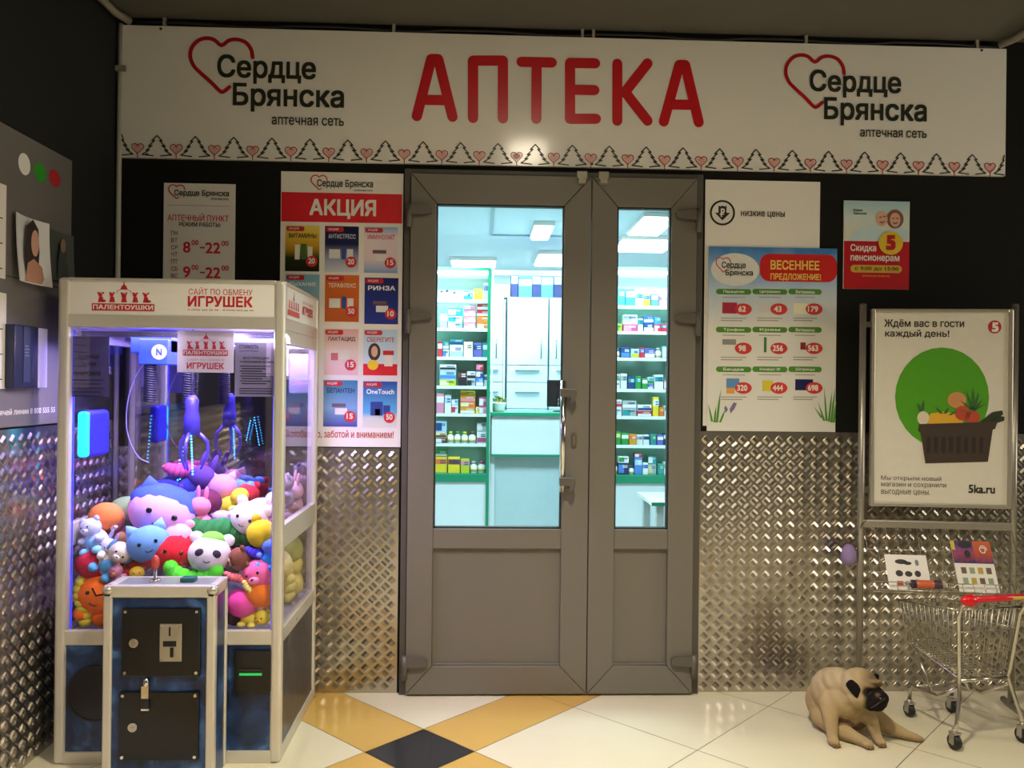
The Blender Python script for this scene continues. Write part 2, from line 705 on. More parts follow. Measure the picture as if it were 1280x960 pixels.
def mitred(bm, x0, x1, z0, z1, wl, wr, wt, wb, y0, y1):
    g = .0006
    I = [(x0 + wl, z0 + wb), (x1 - wr, z0 + wb), (x1 - wr, z1 - wt), (x0 + wl, z1 - wt)]
    O = [(x0, z0), (x1, z0), (x1, z1), (x0, z1)]
    for k in range(4):
        j = (k + 1) % 4
        q = [Vector(O[k]), Vector(O[j]), Vector(I[j]), Vector(I[k])]
        c = sum(q, Vector((0, 0))) / 4
        dx = .0012
        along = (q[1] - q[0]).normalized()
        q[0] += along * dx; q[3] += along * dx; q[1] -= along * dx; q[2] -= along * dx
        a = [bm.verts.new((p.x, y0, p.y)) for p in q]
        b = [bm.verts.new((p.x, y1, p.y)) for p in q]
        bm.faces.new(a); bm.faces.new(b[::-1])
        for m_ in range(4):
            n_ = (m_ + 1) % 4
            bm.faces.new((a[m_], b[m_], b[n_], a[n_]))


def leaf(name, x0, x1, gx0, gx1, label):
    r = thing(name, ((x0 + x1) / 2, -.02, 0), label, 'door', kind='structure')
    cx = (x0 + x1) / 2
    bm = bmesh.new()
    mitred(bm, x0 - cx, x1 - cx, .010, 2.320, gx0 - x0, x1 - gx1, .132, .124, -.032, .045)
    obj('leaf_frame', bm, DOORGREY, r, bevel=.003)
    bm = bmesh.new(); box(bm, gx0 - cx, gx1 - cx, -.029, .045, .656, .745); obj('mid_rail', bm, DOORGREY, r, bevel=.003)
    bm = bmesh.new(); box(bm, gx0 - cx, gx1 - cx, -.008, .02, .134, .656)
    box(bm, gx0 - cx, gx1 - cx, -.020, -.008, .134, .142); box(bm, gx0 - cx, gx1 - cx, -.020, -.008, .648, .656)
    obj('lower_panel', bm, DOORGREY, r, bevel=.002)
    bm = bmesh.new(); box(bm, gx0 - cx, gx1 - cx, .008, .014, .745, 2.188); obj('glass_pane', bm, GLASS, r)
    bm = bmesh.new()
    s = .007
    for a, b, c, d in ((gx0, gx0 + s, .745, 2.188), (gx1 - s, gx1, .745, 2.188), (gx0, gx1, .745, .745 + s), (gx0, gx1, 2.188 - s, 2.188)):
        box(bm, a - cx, b - cx, -.022, .008, c, d)
    obj('gasket', bm, M('#20201f', .6), r)
    return r, cx


d1, c1 = leaf('door_1', -.318, .4855, -.204, .366, 'wide grey glazed door leaf with a chrome pull bar')
d2, c2 = leaf('door_2', .4895, .962, .604, .847, 'narrow grey glazed door leaf beside the wide one')
HINGE = M('#5b554c', .45, .1)


def hinge(parent, cx, xk, z, sgn):
    bm = bmesh.new()
    tube(bm, [(xk - cx, -.048, z - .075), (xk - cx, -.048, z + .03)], .013, 12)
    pts = [(0, -.022), (.085, -.016), (.102, -.008), (.102, .010), (.088, .020), (0, .024)]
    poly(bm, [(xk - cx + sgn * a, z + b) for a, b in pts], -.056, depth=.024)
    obj('hinge', bm, HINGE, parent)


for z in (2.152, 1.685, .155):
    hinge(d1, c1, -.322, z, 1)
for z in (2.152, 1.690, .158):
    hinge(d2, c2, .966, z, -1)
bm = bmesh.new()
hx = aty(704, 500, -.1).x - c1
z0, z1 = aty(704, 615, -.1).z, aty(704, 476, -.1).z
tube(bm, [(hx, -.085, z0), (hx, -.085, z1)], .0135, 16)
pb = obj('pull_bar', bm, CHROME, d1)
for z in (z0 + .045, z1 - .055):
    bm = bmesh.new()
    pts = [(-.014, .022), (.02, .022), (.055, .018), (.058, 0), (.05, -.03), (.035, -.045), (.03, -.02), (.014, -.016), (-.014, -.016)]
    poly(bm, [(hx + a, z + b) for a, b in pts], -.103, depth=.036)
    box(bm, hx + .025, hx + .05, -.07, -.02, z - .03, z + .018)
    obj('bracket', bm, HINGE, pb, bevel=.004)
lk = aty(717, 550, -.05)
bm = bmesh.new()
pts = []
for k in range(24):
    a = k * PI / 12
    pts.append((lk.x - c1 + .013 * math.cos(a), lk.z + .013 * math.sin(a) + (.019 if math.sin(a) > 0 else -.019)))
poly(bm, pts, -.042, depth=.012)
lo = obj('lock_plate', bm, M('#8c8375', .3, .8), d1)
bm = bmesh.new()
lathe(bm, [(.0085, -.05), (.0085, -.041)], 'Y', (lk.x - c1, 0, lk.z + .012), 16)
box(bm, lk.x - c1 - .003, lk.x - c1 + .003, -.05, -.041, lk.z - .022, lk.z + .004)
obj('keyhole', bm, M('#b3ab9c', .25, .9), lo)
for dd, cc, px in ((d1, c1, 727), (d2, c2, 754)):
    p = aty(px, 226, -.05)
    bm = bmesh.new()
    box(bm, p.x - cc - .022, p.x - cc + .022, -.052, -.028, 2.308, 2.338)
    box(bm, p.x - cc - .016, p.x - cc + .016, -.056, -.030, 2.285, 2.308)
    for s in (-1, 1):
        lathe(bm, [(.004, -.058), (.004, -.052)], 'Y', (p.x - cc + s * .009, 0, 2.297), 8)
    obj('corner_clamp', bm, M('#97917f', .4, .1), dd)

# ================================================================ THE PHARMACY BEHIND THE GLASS
IW = M('#d9e6e8', .55, 0, .02)
ix0, ix1, iy0, iy1, iz = -2.5, 3.3, .12, 5.05, 2.6
bm = bmesh.new(); box(bm, ix0 - .1, ix0, iy0, iy1, 0, iz); struct('wall_pharmacy_side', bm, IW)
bm = bmesh.new(); box(bm, ix1, ix1 + .1, iy0, iy1, 0, iz); struct('wall_pharmacy_far', bm, IW)
bm = bmesh.new(); box(bm, ix0 - .1, ix1 + .1, iy1, iy1 + .1, 0, iz); struct('wall_pharmacy_back', bm, IW)
bm = bmesh.new(); box(bm, ix0 - .1, ix1 + .1, iy0, iy1 + .1, iz, iz + .1)
struct('ceiling_pharmacy', bm, M('#bfcfd2', .6, 0, .02))
bm = bmesh.new(); box(bm, ix0 - .1, ix1 + .1, .13, iy1 + .1, -.06, -.002); struct('floor_pharmacy', bm, M('#cfd4d0', .2))

LAMP = M('#e8fbff', .5, 0, 0, emit=12)
for n, (a, b) in enumerate((((664, 277), (691, 293)), ((668, 314), (716, 327)), ((785, 266), (846, 287)), ((765, 295.5), (846, 308.5)), ((566, 322), (618, 330)))):
    p0, p1 = atz(a[0], b[1], iz), atz(b[0], a[1], iz)
    cx, cy = (p0.x + p1.x) / 2, (p0.y + p1.y) / 2
    lw, ld = abs(p1.x - p0.x), max(.2, abs(p1.y - p0.y))
    cx = (atz((a[0] + b[0]) / 2, (a[1] + b[1]) / 2, iz)).x
    t = thing('ceiling_light', (cx, cy, iz - .045),
              ['small square lit ceiling panel, highest in the wide door pane', 'lit ceiling panel cut off by the right stile of the wide door',
               'lit ceiling panel at the top of the narrow door pane', 'long lit ceiling tube below the panel in the narrow door pane',
               'thin lit ceiling tube above the glass display cabinet'][n], 'lamp', 'lit panels on the pharmacy ceiling')
    bm = bmesh.new(); box(bm, -lw / 2 - .015, lw / 2 + .015, -ld / 2 - .015, ld / 2 + .015, .012, .045); obj('housing', bm, WHITEPRINT, t, bevel=.003)
    bm = bmesh.new(); box(bm, -lw / 2, lw / 2, -ld / 2, ld / 2, 0, .012); obj('diffuser', bm, LAMP, t)

# ceiling seams of the pharmacy
p0, p1, p2 = atz(614, 293, iz), atz(664, 293, iz), atz(619, 256, iz)
bm = bmesh.new()
box(bm, p0.x, p1.x + .5, p0.y - .012, p0.y + .012, iz - .012, iz)
box(bm, p0.x - .012, p0.x + .012, 1.2, p0.y, iz - .012, iz)
struct('trim_7', bm, M('#8fa3a6', .6))

CY = 1.5
GREEN = M('#0e8a63', .4, 0, .04)
CABW = M('#dcebec', .45, 0, .02)
SHELFG = coated_glass('glass_shelf', '#d3f0e4', .08, .05)


def cz(py, px=576):
    return aty(px, py, CY).z


def cabinet(name, px0, px1, shelf_py, ref, label, post_right):
    x0, x1 = aty(px0, 480, CY).x, aty(px1, 480, CY).x
    t = thing(name, ((x0 + x1) / 2, CY, 0), label, 'cabinet')
    hw = (x1 - x0) / 2
    top = aty(ref, 338, CY).z
    base = aty(ref, shelf_py[-1], CY).z
    bm = bmesh.new(); box(bm, -hw, hw, 0, .22, 0, base - .05); obj('base_cupboard', bm, CABW, t, bevel=.003)
    bm = bmesh.new(); box(bm, -hw, hw, -.012, .22, base - .05, base); obj('green_rail', bm, GREEN, t, bevel=.002, label='green rail')
    bm = bmesh.new(); box(bm, -hw, hw, 0.205, .22, base, top); obj('back_panel', bm, CABW, t)
    for s in (-1, 1):
        bm = bmesh.new(); box(bm, s * hw - (.02 if s > 0 else 0), s * hw + (0 if s > 0 else .02), -.012, .22, base, top); obj('side_post', bm, GREEN, t, bevel=.002)
        if s > 0 and post_right:
            bm = bmesh.new(); box(bm, hw - .02, hw, -.012, 0, 0, base - .05); obj('side_post', bm, GREEN, t)
    bm = bmesh.new(); box(bm, -hw, hw, -.012, .10, top, top + .02); obj('top_board', bm, GREEN, t, bevel=.002)
    zs = []
    for py in shelf_py[:-1]:
        z = aty(ref, py, CY).z
        bm = bmesh.new(); box(bm, -hw + .02, hw - .02, 0, .205, z - .008, z); obj('shelf', bm, SHELFG, t)
        bm = bmesh.new(); box(bm, -hw + .02, hw - .02, -.003, 0, z - .016, z + .004); obj('price_strip', bm, CABW, t)
        zs.append(z)
    zs.append(base)
    bm = bmesh.new(); box(bm, -hw + .04, hw - .02, .01, .04, top - .022, top - .002); obj('light_tube', bm, LAMP, t)
    return zs, t


zsL, cabL = cabinet('display_cabinet', 505, 612.5, (375, 411, 447, 483, 517.5, 555, 592), 576,
                    'tall green edged display cabinet full of medicine behind the wide door', True)
zsR, cabR = cabinet('display_cabinet', 742, 880, (383, 415, 448, 487, 521, 557, 594), 800,
                    'tall green edged display cabinet full of medicine behind the narrow door', False)

CN = {'white': '#e9f0f0', 'teal': '#2f9aa0', 'cyan': '#3cc3d6', 'lime green': '#b9d02c', 'pale blue': '#a9cfe6', 'lilac': '#a9a2dc', 'pink': '#e08fb0',
      'red': '#d2384a', 'orange': '#e8783c', 'violet': '#6d6cc4', 'dark blue': '#274a86', 'black': '#2b2a30', 'yellow': '#efd63a', 'green': '#2f9a48',
      'blue': '#4c86d6', 'grey': '#a9b8ba', 'brown': '#6d4038', 'cream': '#e9dfae', 'magenta': '#c04f86', 'navy': '#2b3566', 'amber': '#dd9a2e'}
ORD = ['first', 'second', 'third', 'fourth', 'fifth', 'sixth', 'seventh', 'eighth', 'ninth', 'tenth', 'eleventh', 'twelfth', 'thirteenth']


def product(name, x0, x1, y0, z0, z1, col, band, label, group, deep=.07):
    o_loc = ((x0 + x1) / 2, y0, z0)
    hw, h = (x1 - x0) / 2, z1 - z0
    bm = bmesh.new()
    if name == 'medicine_bottle':
        r = min(hw, .03)
        lathe(bm, [(r * .9, 0), (r, .004), (r, h * .62), (r * .5, h * .76), (r * .5, h * .8)], 'Z', (0, r, 0), 14)
        o = obj(name, bm, M(CN[col], .35), None, label, 'bottle', group, loc=o_loc)
        bm = bmesh.new(); lathe(bm, [(r * .6, h * .8), (r * .6, h)], 'Z', (0, r, 0), 12); obj('cap', bm, M(CN[band], .4), o)
        bm = bmesh.new(); lathe(bm, [(r * 1.02, h * .14), (r * 1.02, h * .5)], 'Z', (0, r, 0), 14); obj('paper_label', bm, M(CN['cream' if col == 'white' else 'white'], .5), o)
        return o
    box(bm, -hw, hw, 0, deep, 0, h)
    o = obj(name, bm, M(CN[col], .4), None, label, 'box' if name == 'medicine_box' else 'pack', group, bevel=.0015, loc=o_loc, seg=1)
    bm = bmesh.new()
    k = random.random()
    if h > hw * 2.6:
        box(bm, -hw * .96, hw * .96, -.0008, 0, h * .55, h * .86)
    elif k < .5:
        box(bm, -hw * .96, hw * .1, -.0008, 0, h * .15, h * .85)
    else:
        box(bm, -hw * .96, hw * .96, -.0008, 0, h * .12, h * .5)
    obj('printed_band', bm, M(CN[band], .4), o)
    bm = bmesh.new()
    for q in range(2):
        box(bm, -hw * .2, hw * .75, -.0014, -.0006, h * (.6 + q * .13), h * (.66 + q * .13))
    obj('printed_lines', bm, M(CN['dark blue' if col in ('white', 'cream', 'pale blue', 'yellow', 'lime green', 'grey') else 'white'], .4), o)
    return o


def zl(zx): return 540 + zx / 6.857
def zr(zx): return 760 + zx / 4.3625
def z3(zx): return 760 + zx / 6.857


# columns: (x0 px, x1 px, [(height px, colour, band colour) bottom to top], kind)
B, O, K = 'medicine_box', 'medicine_bottle', 'hygiene_pack'
rowsL = [
    [(508, 520, [(14, 'white', 'blue')], B), (522, 536, [(10, 'white', 'red'), (9, 'teal', 'white')], B), (zl(55), zl(90), [(12, 'white', 'black')], O), (zl(100), zl(138), [(13, 'white', 'black')], O), (zl(165), zl(200), [(11, 'pale blue', 'black')], O), (zl(210), zl(240), [(11, 'white', 'grey')], O),
     (zl(262), zl(300), [(12, 'teal', 'white')], B), (zl(302), zl(340), [(9, 'teal', 'dark blue')], B), (zl(352), zl(428), [(15, 'lime green', 'yellow')], B), (zl(434), zl(488), [(22, 'pale blue', 'violet')], B)],
    [(510, 526, [(9, 'lilac', 'white'), (8, 'white', 'pink')], B), (528, 541, [(20, 'pale blue', 'white')], B), (zl(60), zl(128), [(19, 'lilac', 'white')], B), (zl(132), zl(252), [(8, 'pale blue', 'white'), (8, 'white', 'teal'), (10, 'teal', 'white')], B), (zl(268), zl(368), [(8, 'pink', 'white'), (8, 'pink', 'white'), (8, 'pink', 'white'), (7, 'pink', 'white')], B),
     (zl(380), zl(490), [(8, 'orange', 'cream'), (8, 'amber', 'orange'), (8, 'red', 'white'), (8, 'red', 'white')], B)],
    [(509, 524, [(15, 'white', 'green')], B), (526, 541, [(11, 'red', 'white')], B), (zl(48), zl(85), [(20, 'red', 'white')], B), (zl(88), zl(142), [(10, 'white', 'blue'), (10, 'teal', 'white')], B), (zl(150), zl(262), [(16, 'white', 'pale blue'), (7, 'teal', 'dark blue')], B), (zl(270), zl(346), [(20, 'white', 'cream')], B),
     (zl(352), zl(426), [(19, 'violet', 'dark blue')], B), (zl(432), zl(488), [(19, 'teal', 'white')], B)],
    [(510, 526, [(12, 'white', 'red')], B), (528, 542, [(14, 'brown', 'white')], B), (zl(66), zl(206), [(8, 'lime green', 'cream'), (12, 'pale blue', 'blue'), (7, 'white', 'black')], B), (zl(225), zl(296), [(20, 'black', 'brown')], B), (zl(300), zl(372), [(9, 'grey', 'black'), (10, 'white', 'black')], B),
     (zl(378), zl(440), [(11, 'blue', 'white'), (9, 'dark blue', 'white'), (8, 'red', 'pink')], B), (zl(444), zl(488), [(15, 'white', 'violet')], B)],
    [(509, 523, [(20, 'cream', 'orange')], B), (526, 541, [(13, 'white', 'blue')], B), (zl(42), zl(104), [(25, 'pink', 'white')], B), (zl(110), zl(165), [(24, 'white', 'pale blue')], B), (zl(170), zl(225), [(10, 'white', 'red'), (8, 'pale blue', 'white')], B), (zl(245), zl(372), [(8, 'amber', 'white'), (7, 'orange', 'cream'), (8, 'amber', 'pink'), (6, 'yellow', 'amber')], B),
     (zl(378), zl(404), [(9, 'yellow', 'white')], B), (zl(406), zl(470), [(9, 'pink', 'white'), (12, 'magenta', 'white')], B)],
    [(510, 524, [(12, 'white', 'green')], B), (526, 541, [(17, 'pale blue', 'white')], B), (zl(38), zl(130), [(7, 'brown', 'white'), (7, 'cream', 'brown'), (14, 'pale blue', 'dark blue')], B), (zl(136), zl(190), [(15, 'white', 'lime green')], O), (zl(196), zl(252), [(15, 'white', 'green')], O), (zl(258), zl(312), [(15, 'white', 'lime green')], O), (zl(320), zl(380), [(15, 'white', 'brown')], O),
     (zl(390), zl(474), [(15, 'white', 'magenta'), (12, 'grey', 'white')], B)],
    [(510, 524, [(18, 'yellow', 'green')], B), (526, 541, [(20, 'yellow', 'orange')], B), (zl(36), zl(136), [(20, 'yellow', 'orange'), (8, 'green', 'white')], B), (zl(146), zl(248), [(20, 'yellow', 'brown')], B), (zl(256), zl(328), [(18, 'lime green', 'pink')], B), (zl(336), zl(394), [(15, 'white', 'grey')], O), (zl(400), zl(466), [(15, 'white', 'magenta')], O)],
]
rowsR = [
    [(z3(-40), z3(55), [(22, 'cyan', 'teal')], K), (z3(62), z3(138), [(23, 'cyan', 'blue')], K), (z3(144), z3(220), [(22, 'cyan', 'white')], K), (z3(226), z3(288), [(19, 'white', 'blue')], K), (z3(294), z3(352), [(17, 'yellow', 'blue')], K), (z3(362), z3(424), [(17, 'blue', 'pink')], K), (z3(432), z3(500), [(16, 'pink', 'violet')], K), (z3(510), z3(600), [(18, 'white', 'blue')], K)],
    [(z3(-30), z3(50), [(10, 'white', 'teal')], B), (z3(58), z3(112), [(10, 'lime green', 'green')], B), (z3(126), z3(248), [(10, 'magenta', 'pink'), (12, 'white', 'grey')], B), (z3(254), z3(296), [(18, 'white', 'teal')], B), (z3(302), z3(384), [(12, 'dark blue', 'white'), (9, 'blue', 'white')], B), (z3(388), z3(440), [(10, 'red', 'white'), (9, 'blue', 'teal')], B), (z3(446), z3(500), [(11, 'red', 'blue')], B), (z3(510), z3(600), [(13, 'white', 'red')], B)],
    [(z3(-30), z3(50), [(12, 'blue', 'white')], B), (z3(58), z3(100), [(12, 'white', 'blue')], O), (z3(108), z3(184), [(14, 'dark blue', 'blue')], B), (z3(190), z3(258), [(12, 'pale blue', 'lime green')], B), (z3(264), z3(310), [(14, 'red', 'blue')], B), (z3(314), z3(400), [(13, 'violet', 'white')], B), (z3(406), z3(460), [(14, 'white', 'grey')], O), (z3(466), z3(560), [(16, 'pale blue', 'white')], B)],
    [(zr(-20), zr(25), [(14, 'white', 'blue')], B), (zr(30), zr(66), [(10, 'white', 'pale blue'), (9, 'cream', 'teal')], B), (zr(70), zr(104), [(20, 'white', 'grey')], B), (zr(110), zr(146), [(16, 'dark blue', 'teal')], B), (zr(150), zr(180), [(17, 'green', 'teal')], B), (zr(185), zr(212), [(14, 'green', 'white')], B), (zr(218), zr(248), [(7, 'violet', 'white'), (9, 'pale blue', 'green')], B), (zr(254), zr(300), [(19, 'white', 'teal')], B), (zr(306), zr(350), [(12, 'pink', 'white')], B)],
    [(zr(-20), zr(25), [(11, 'white', 'red')], B), (zr(34), zr(76), [(11, 'white', 'pale blue'), (10, 'white', 'red')], B), (zr(80), zr(156), [(10, 'grey', 'teal'), (10, 'grey', 'white')], B), (zr(162), zr(238), [(7, 'red', 'white'), (8, 'white', 'dark blue')], B), (zr(246), zr(276), [(25, 'yellow', 'white')], B), (zr(280), zr(304), [(12, 'orange', 'amber')], B), (zr(308), zr(350), [(14, 'white', 'green')], B)],
    [(zr(-20), zr(24), [(14, 'green', 'lime green')], B), (zr(30), zr(72), [(17, 'green', 'lime green')], B), (zr(76), zr(114), [(15, 'green', 'white')], B), (zr(118), zr(156), [(14, 'amber', 'orange')], B), (zr(160), zr(194), [(13, 'white', 'grey')], B), (zr(198), zr(230), [(13, 'white', 'dark blue')], B), (zr(236), zr(266), [(14, 'teal', 'green')], B), (zr(270), zr(302), [(13, 'violet', 'white')], B), (zr(308), zr(350), [(15, 'dark blue', 'white')], B)],
    [(zr(-20), zr(24), [(16, 'white', 'green')], B), (zr(30), zr(56), [(15, 'white', 'green')], O), (zr(60), zr(116), [(15, 'navy', 'blue'), (8, 'white', 'green')], B), (zr(120), zr(146), [(11, 'white', 'navy')], O), (zr(150), zr(190), [(22, 'blue', 'pale blue'), (5, 'red', 'white')], B), (zr(194), zr(222), [(15, 'white', 'blue')], B), (zr(226), zr(270), [(13, 'grey', 'cream'), (11, 'teal', 'white')], B), (zr(276), zr(304), [(14, 'teal', 'green')], B), (zr(308), zr(350), [(16, 'white', 'teal')], B)],
]
YPX = 1.0 / FPX * (CY - CAM.y)
KN = {B: 'medicine box', O: 'medicine bottle', K: 'hygiene pack'}
for rows, zs, where in ((rowsL, zsL, 'wide'), (rowsR, zsR, 'narrow')):
    for ri, row in enumerate(rows):
        for ci, (xa, xb, stack, kind) in enumerate(row):
            z = zs[ri]
            yj = CY + .012 + random.random() * .03
            xa_, xb_ = aty(xa, 480, CY + .03).x, aty(xb, 480, CY + .03).x
            for si, (h, c_, b_) in enumerate(stack):
                hh = h * YPX
                sp = '' if len(stack) == 1 else (', ' + (['lowest', 'topmost'] if len(stack) == 2 else ['lowest', 'second up', 'topmost'] if len(stack) == 3 else ['lowest', 'second up', 'third up', 'topmost'])[si] + ' of stack')
                lab = f"{c_} and {b_} {KN[kind]}{sp}, {ORD[ci]} along {ORD[ri]} shelf, {where} door"
                product(kind, xa_, xb_, yj, z + .0005, z + hh, c_, b_, lab, f'goods in the cabinet behind the {where} door')
                z += hh

# the counter with its window frame
x0, x1 = aty(613.5, 480, CY).x, aty(741, 480, CY).x
t = thing('counter', ((x0 + x1) / 2, CY, 0), 'white pharmacy counter with green edges under the counter window', 'counter')
hw = (x1 - x0) / 2
zt, zm = aty(655, 515.5, CY).z, aty(655, 568, CY).z
bm = bmesh.new(); box(bm, -hw, hw, -.02, .5, zt - .022, zt); obj('worktop', bm, M('#0f8f68', .3), t, bevel=.002, label='green counter top')
bm = bmesh.new(); box(bm, -hw + .01, hw - .01, 0, .03, zm, zt - .022); obj('upper_panel', bm, CABW, t)
bm = bmesh.new(); box(bm, -hw, hw, -.006, .03, zm - .014, zm); obj('green_edge', bm, GREEN, t)
bm = bmesh.new(); box(bm, -hw + .01, hw - .01, .05, .08, 0, zm - .014); obj('lower_panel', bm, M('#b9d3d6', .15), t)
bm = bmesh.new(); box(bm, hw - .03, hw, .03, .5, 0, zt - .022); obj('side_panel', bm, CABW, t)
bm = bmesh.new(); box(bm, -hw, -hw + .03, .03, .5, 0, zt - .022); obj('side_panel', bm, CABW, t)
tp = aty(655, 338, CY).z
bm = bmesh.new(); box(bm, -hw, hw, -.01, .03, tp - .035, tp); obj('window_head_rail', bm, M('#e3eef0', .35), t, bevel=.003)
for xx in (-hw, hw - .012):
    bm = bmesh.new(); box(bm, xx, xx + .012, -.005, .02, zt, tp - .035); obj('window_post', bm, M('#e3eef0', .35), t)

p = aty(690, 513, CY + .2)
t = thing('computer_monitor', (p.x + .05, CY + .2, zt + .001), 'dark computer monitor standing on the counter', 'monitor', rot=(0, 0, math.radians(-20)))
bm = bmesh.new(); box(bm, -.09, .16, 0, .025, .03, .21); obj('screen_housing', bm, M('#1d1c20', .35), t, bevel=.006)
bm = bmesh.new(); box(bm, -.08, .15, -.001, 0, .045, .20); obj('screen', bm, M('#2e2528', .2), t)
bm = bmesh.new(); box(bm, .0, .07, .006, .03, 0, .04); box(bm, -.04, .11, -.02, .09, 0, .008); obj('stand', bm, M('#1d1c20', .4), t, bevel=.003)

p = aty(623, 513, CY + .12)
t = thing('flower_pot', (p.x, CY + .12, zt), 'white scalloped pot of small flowers on the counter', 'plant pot')
bm = bmesh.new(); lathe(bm, [(.034, 0), (.038, .01), (.048, .05), (.05, .058), (.044, .056), (.03, .02)], 'Z', seg=20); obj('pot', bm, M('#eef2f2', .4), t)
for nm, cc, n in (('leaves', '#4f8a3c', 26), ('blossoms', '#d9c24a', 9), ('pink_blossoms', '#c9647c', 6)):
    bm = bmesh.new()
    for k in range(n):
        a, rr = random.random() * 6.28, random.random() * .045
        ell(bm, (rr * math.cos(a), rr * math.sin(a), .062 + random.random() * .035), (.012, .006, .005) if nm == 'leaves' else .0075, (random.random(), random.random() - .5, a), 8, 5)
    obj(nm, bm, M(cc, .6), t)

# white cupboards along the far wall behind the counter
KY = 3.0
xs = [aty(px, 480, KY).x for px in (598, 629, 633, 685, 735)]
zt_ = aty(655, 371, KY).z
zd1, zd2, zd3 = aty(655, 457, KY).z, aty(655, 478, KY).z, aty(655, 486, KY).z
CUPB = M('#c9dde0', .35, 0, .02)
LINE = M('#7f979b', .5)
for n, (a, b) in enumerate(((xs[0], xs[1]), (xs[2], xs[3]), (xs[3] + .004, xs[4]))):
    hw = (b - a) / 2
    t = thing('wall_cupboard', ((a + b) / 2, KY, 0), ['narrow pale cupboard partly behind the display cabinet', 'wide pale cupboard with drawers seen above the counter', 'pale cupboard with a yellow notice behind the door stile'][n], 'cupboard', 'pale cupboards along the pharmacy wall')
    bm = bmesh.new(); box(bm, -hw, hw, .02, .45, 0, zt_); obj('carcass', bm, LINE, t)
    bm = bmesh.new(); box(bm, -hw + .006, hw - .006, 0, .02, zd1 + .006, zt_ - .01); dr = obj('cupboard_door', bm, CUPB, t, bevel=.002)
    sx = -hw + .06 if n == 2 else hw - .06
    bm = bmesh.new(); tube(bm, [(sx, 0, zd1 + .06), (sx, -.025, zd1 + .08), (sx, -.025, zd1 + .19), (sx, 0, zd1 + .21)], .006, 8); obj('handle', bm, M('#7d8a8c', .3, .8), dr)
    for (u, v) in ((zd2 + .003, zd1), (zd3 - .16, zd2 - .003), (zd3 - .36, zd3 - .166)):
        bm = bmesh.new(); box(bm, -hw + .006, hw - .006, 0, .02, u, v); dr = obj('drawer', bm, CUPB, t, bevel=.002)
        bm = bmesh.new(); box(bm, -.1 if hw > .12 else -hw * .6, .1 if hw > .12 else hw * .6, -.014, 0, (u + v) / 2 + .02, (u + v) / 2 + .032); obj('handle', bm, M('#8fa5a8', .3, .6), dr)
    if n == 2:
        bm = bmesh.new(); box(bm, -hw + .10, -hw + .2, -.002, 0, zd1 + .3, zd1 + .56); nt_ = obj('notice', bm, M('#d6e68c', .6), t)
        bm = bmesh.new()
        for q in range(2):
            box(bm, -hw + .115, -hw + .185, -.003, -.002, zd1 + .36 + q * .1, zd1 + .40 + q * .1)
        obj('printed_lines', bm, M('#3a5a4a', .6), nt_)
for n, (a, b, c_, h) in enumerate(((617, 636, 'white', .1), (637.5, 646, 'navy', .2), (647, 663.5, 'blue', .17), (664, 674.5, 'navy', .2), (675, 690, 'blue', .19), (691, 701, 'navy', .2), (702, 716, 'blue', .18))):
    xa, xb = aty(a, 480, KY + .05).x, aty(b, 480, KY + .05).x
    product(K, xa, xb, KY + .04, zt_ + .0005, zt_ + h, c_, 'pale blue' if c_ != 'white' else 'grey',
            f'{"pale " if c_ == "blue" else ""}{c_} pack on top of the cupboards, {ORD[n]} from the display cabinet', 'packs on top of the pale cupboards', .22)

p = aty(815, 628, .9)
t = thing('side_table', (p.x + .25, .9, 0), 'pale table corner with green edge seen through the narrow door pane', 'table')
zt2 = aty(815, 628, .9).z
bm = bmesh.new(); box(bm, -.25, .35, 0, .45, zt2 - .02, zt2); obj('tabletop', bm, M('#e8efe4', .3), t)
bm = bmesh.new(); box(bm, -.252, .352, -.004, 0, zt2 - .02, zt2); obj('green_edge', bm, GREEN, t)
for xx, yy in ((-.2, .03), (.3, .03), (-.2, .4), (.3, .4)):
    bm = bmesh.new(); box(bm, xx - .02, xx + .02, yy - .02, yy + .02, 0, zt2 - .02); obj('leg', bm, M('#b7c2c0', .4), t)

# ================================================================ SIGNS AND POSTERS
def board(name, tl, br, mat, label, cat, thick=.004, plane=-.004, group=None):
    """a rectangular printed board hung on the back wall"""
    a, b = aty(*tl, plane), aty(*br, plane)
    t = thing(name, ((a.x + b.x) / 2, 0 if plane > -.05 else plane + thick, b.z), label, cat, group)
    bm = bmesh.new()
    hw, h = (b.x - a.x) / 2, a.z - b.z
    y1 = plane - t.location.y
    box(bm, -hw, hw, y1, y1 + thick, 0, h)
    obj('backing', bm, mat, t)
    return Board(t, plane, 'y', -y1)


HEART = [(316, 72), (314, 62), (307, 53), (296, 49.5), (286, 51), (277, 57), (268, 50), (258, 48), (248, 51), (240, 60), (238, 71), (242, 82), (250, 90.5), (264, 103), (275, 114), (280, 114.5), (287, 109)]


def smooth_line(pts, n=4):
    out = []
    for i in range(len(pts) - 1):
        p0, p1, p2, p3 = pts[max(i - 1, 0)], pts[i], pts[i + 1], pts[min(i + 2, len(pts) - 1)]
        for k in range(n):
            t = k / n
            out.append(tuple(.5 * (2 * p1[c] + (p2[c] - p0[c]) * t + (2 * p0[c] - 5 * p1[c] + 4 * p2[c] - p3[c]) * t * t + (3 * p1[c] - p0[c] - 3 * p2[c] + p3[c]) * t ** 3) for c in (0, 1)))
    out.append(pts[-1])
    return out


def heart_in(b):
    """the open heart outline fitted in a photo-pixel box"""
    x0, y0, x1, y1 = b
    return smooth_line([(x0 + (x - 238) / 78 * (x1 - x0), y0 + (y - 48) / 67 * (y1 - y0)) for x, y in HEART], 3)


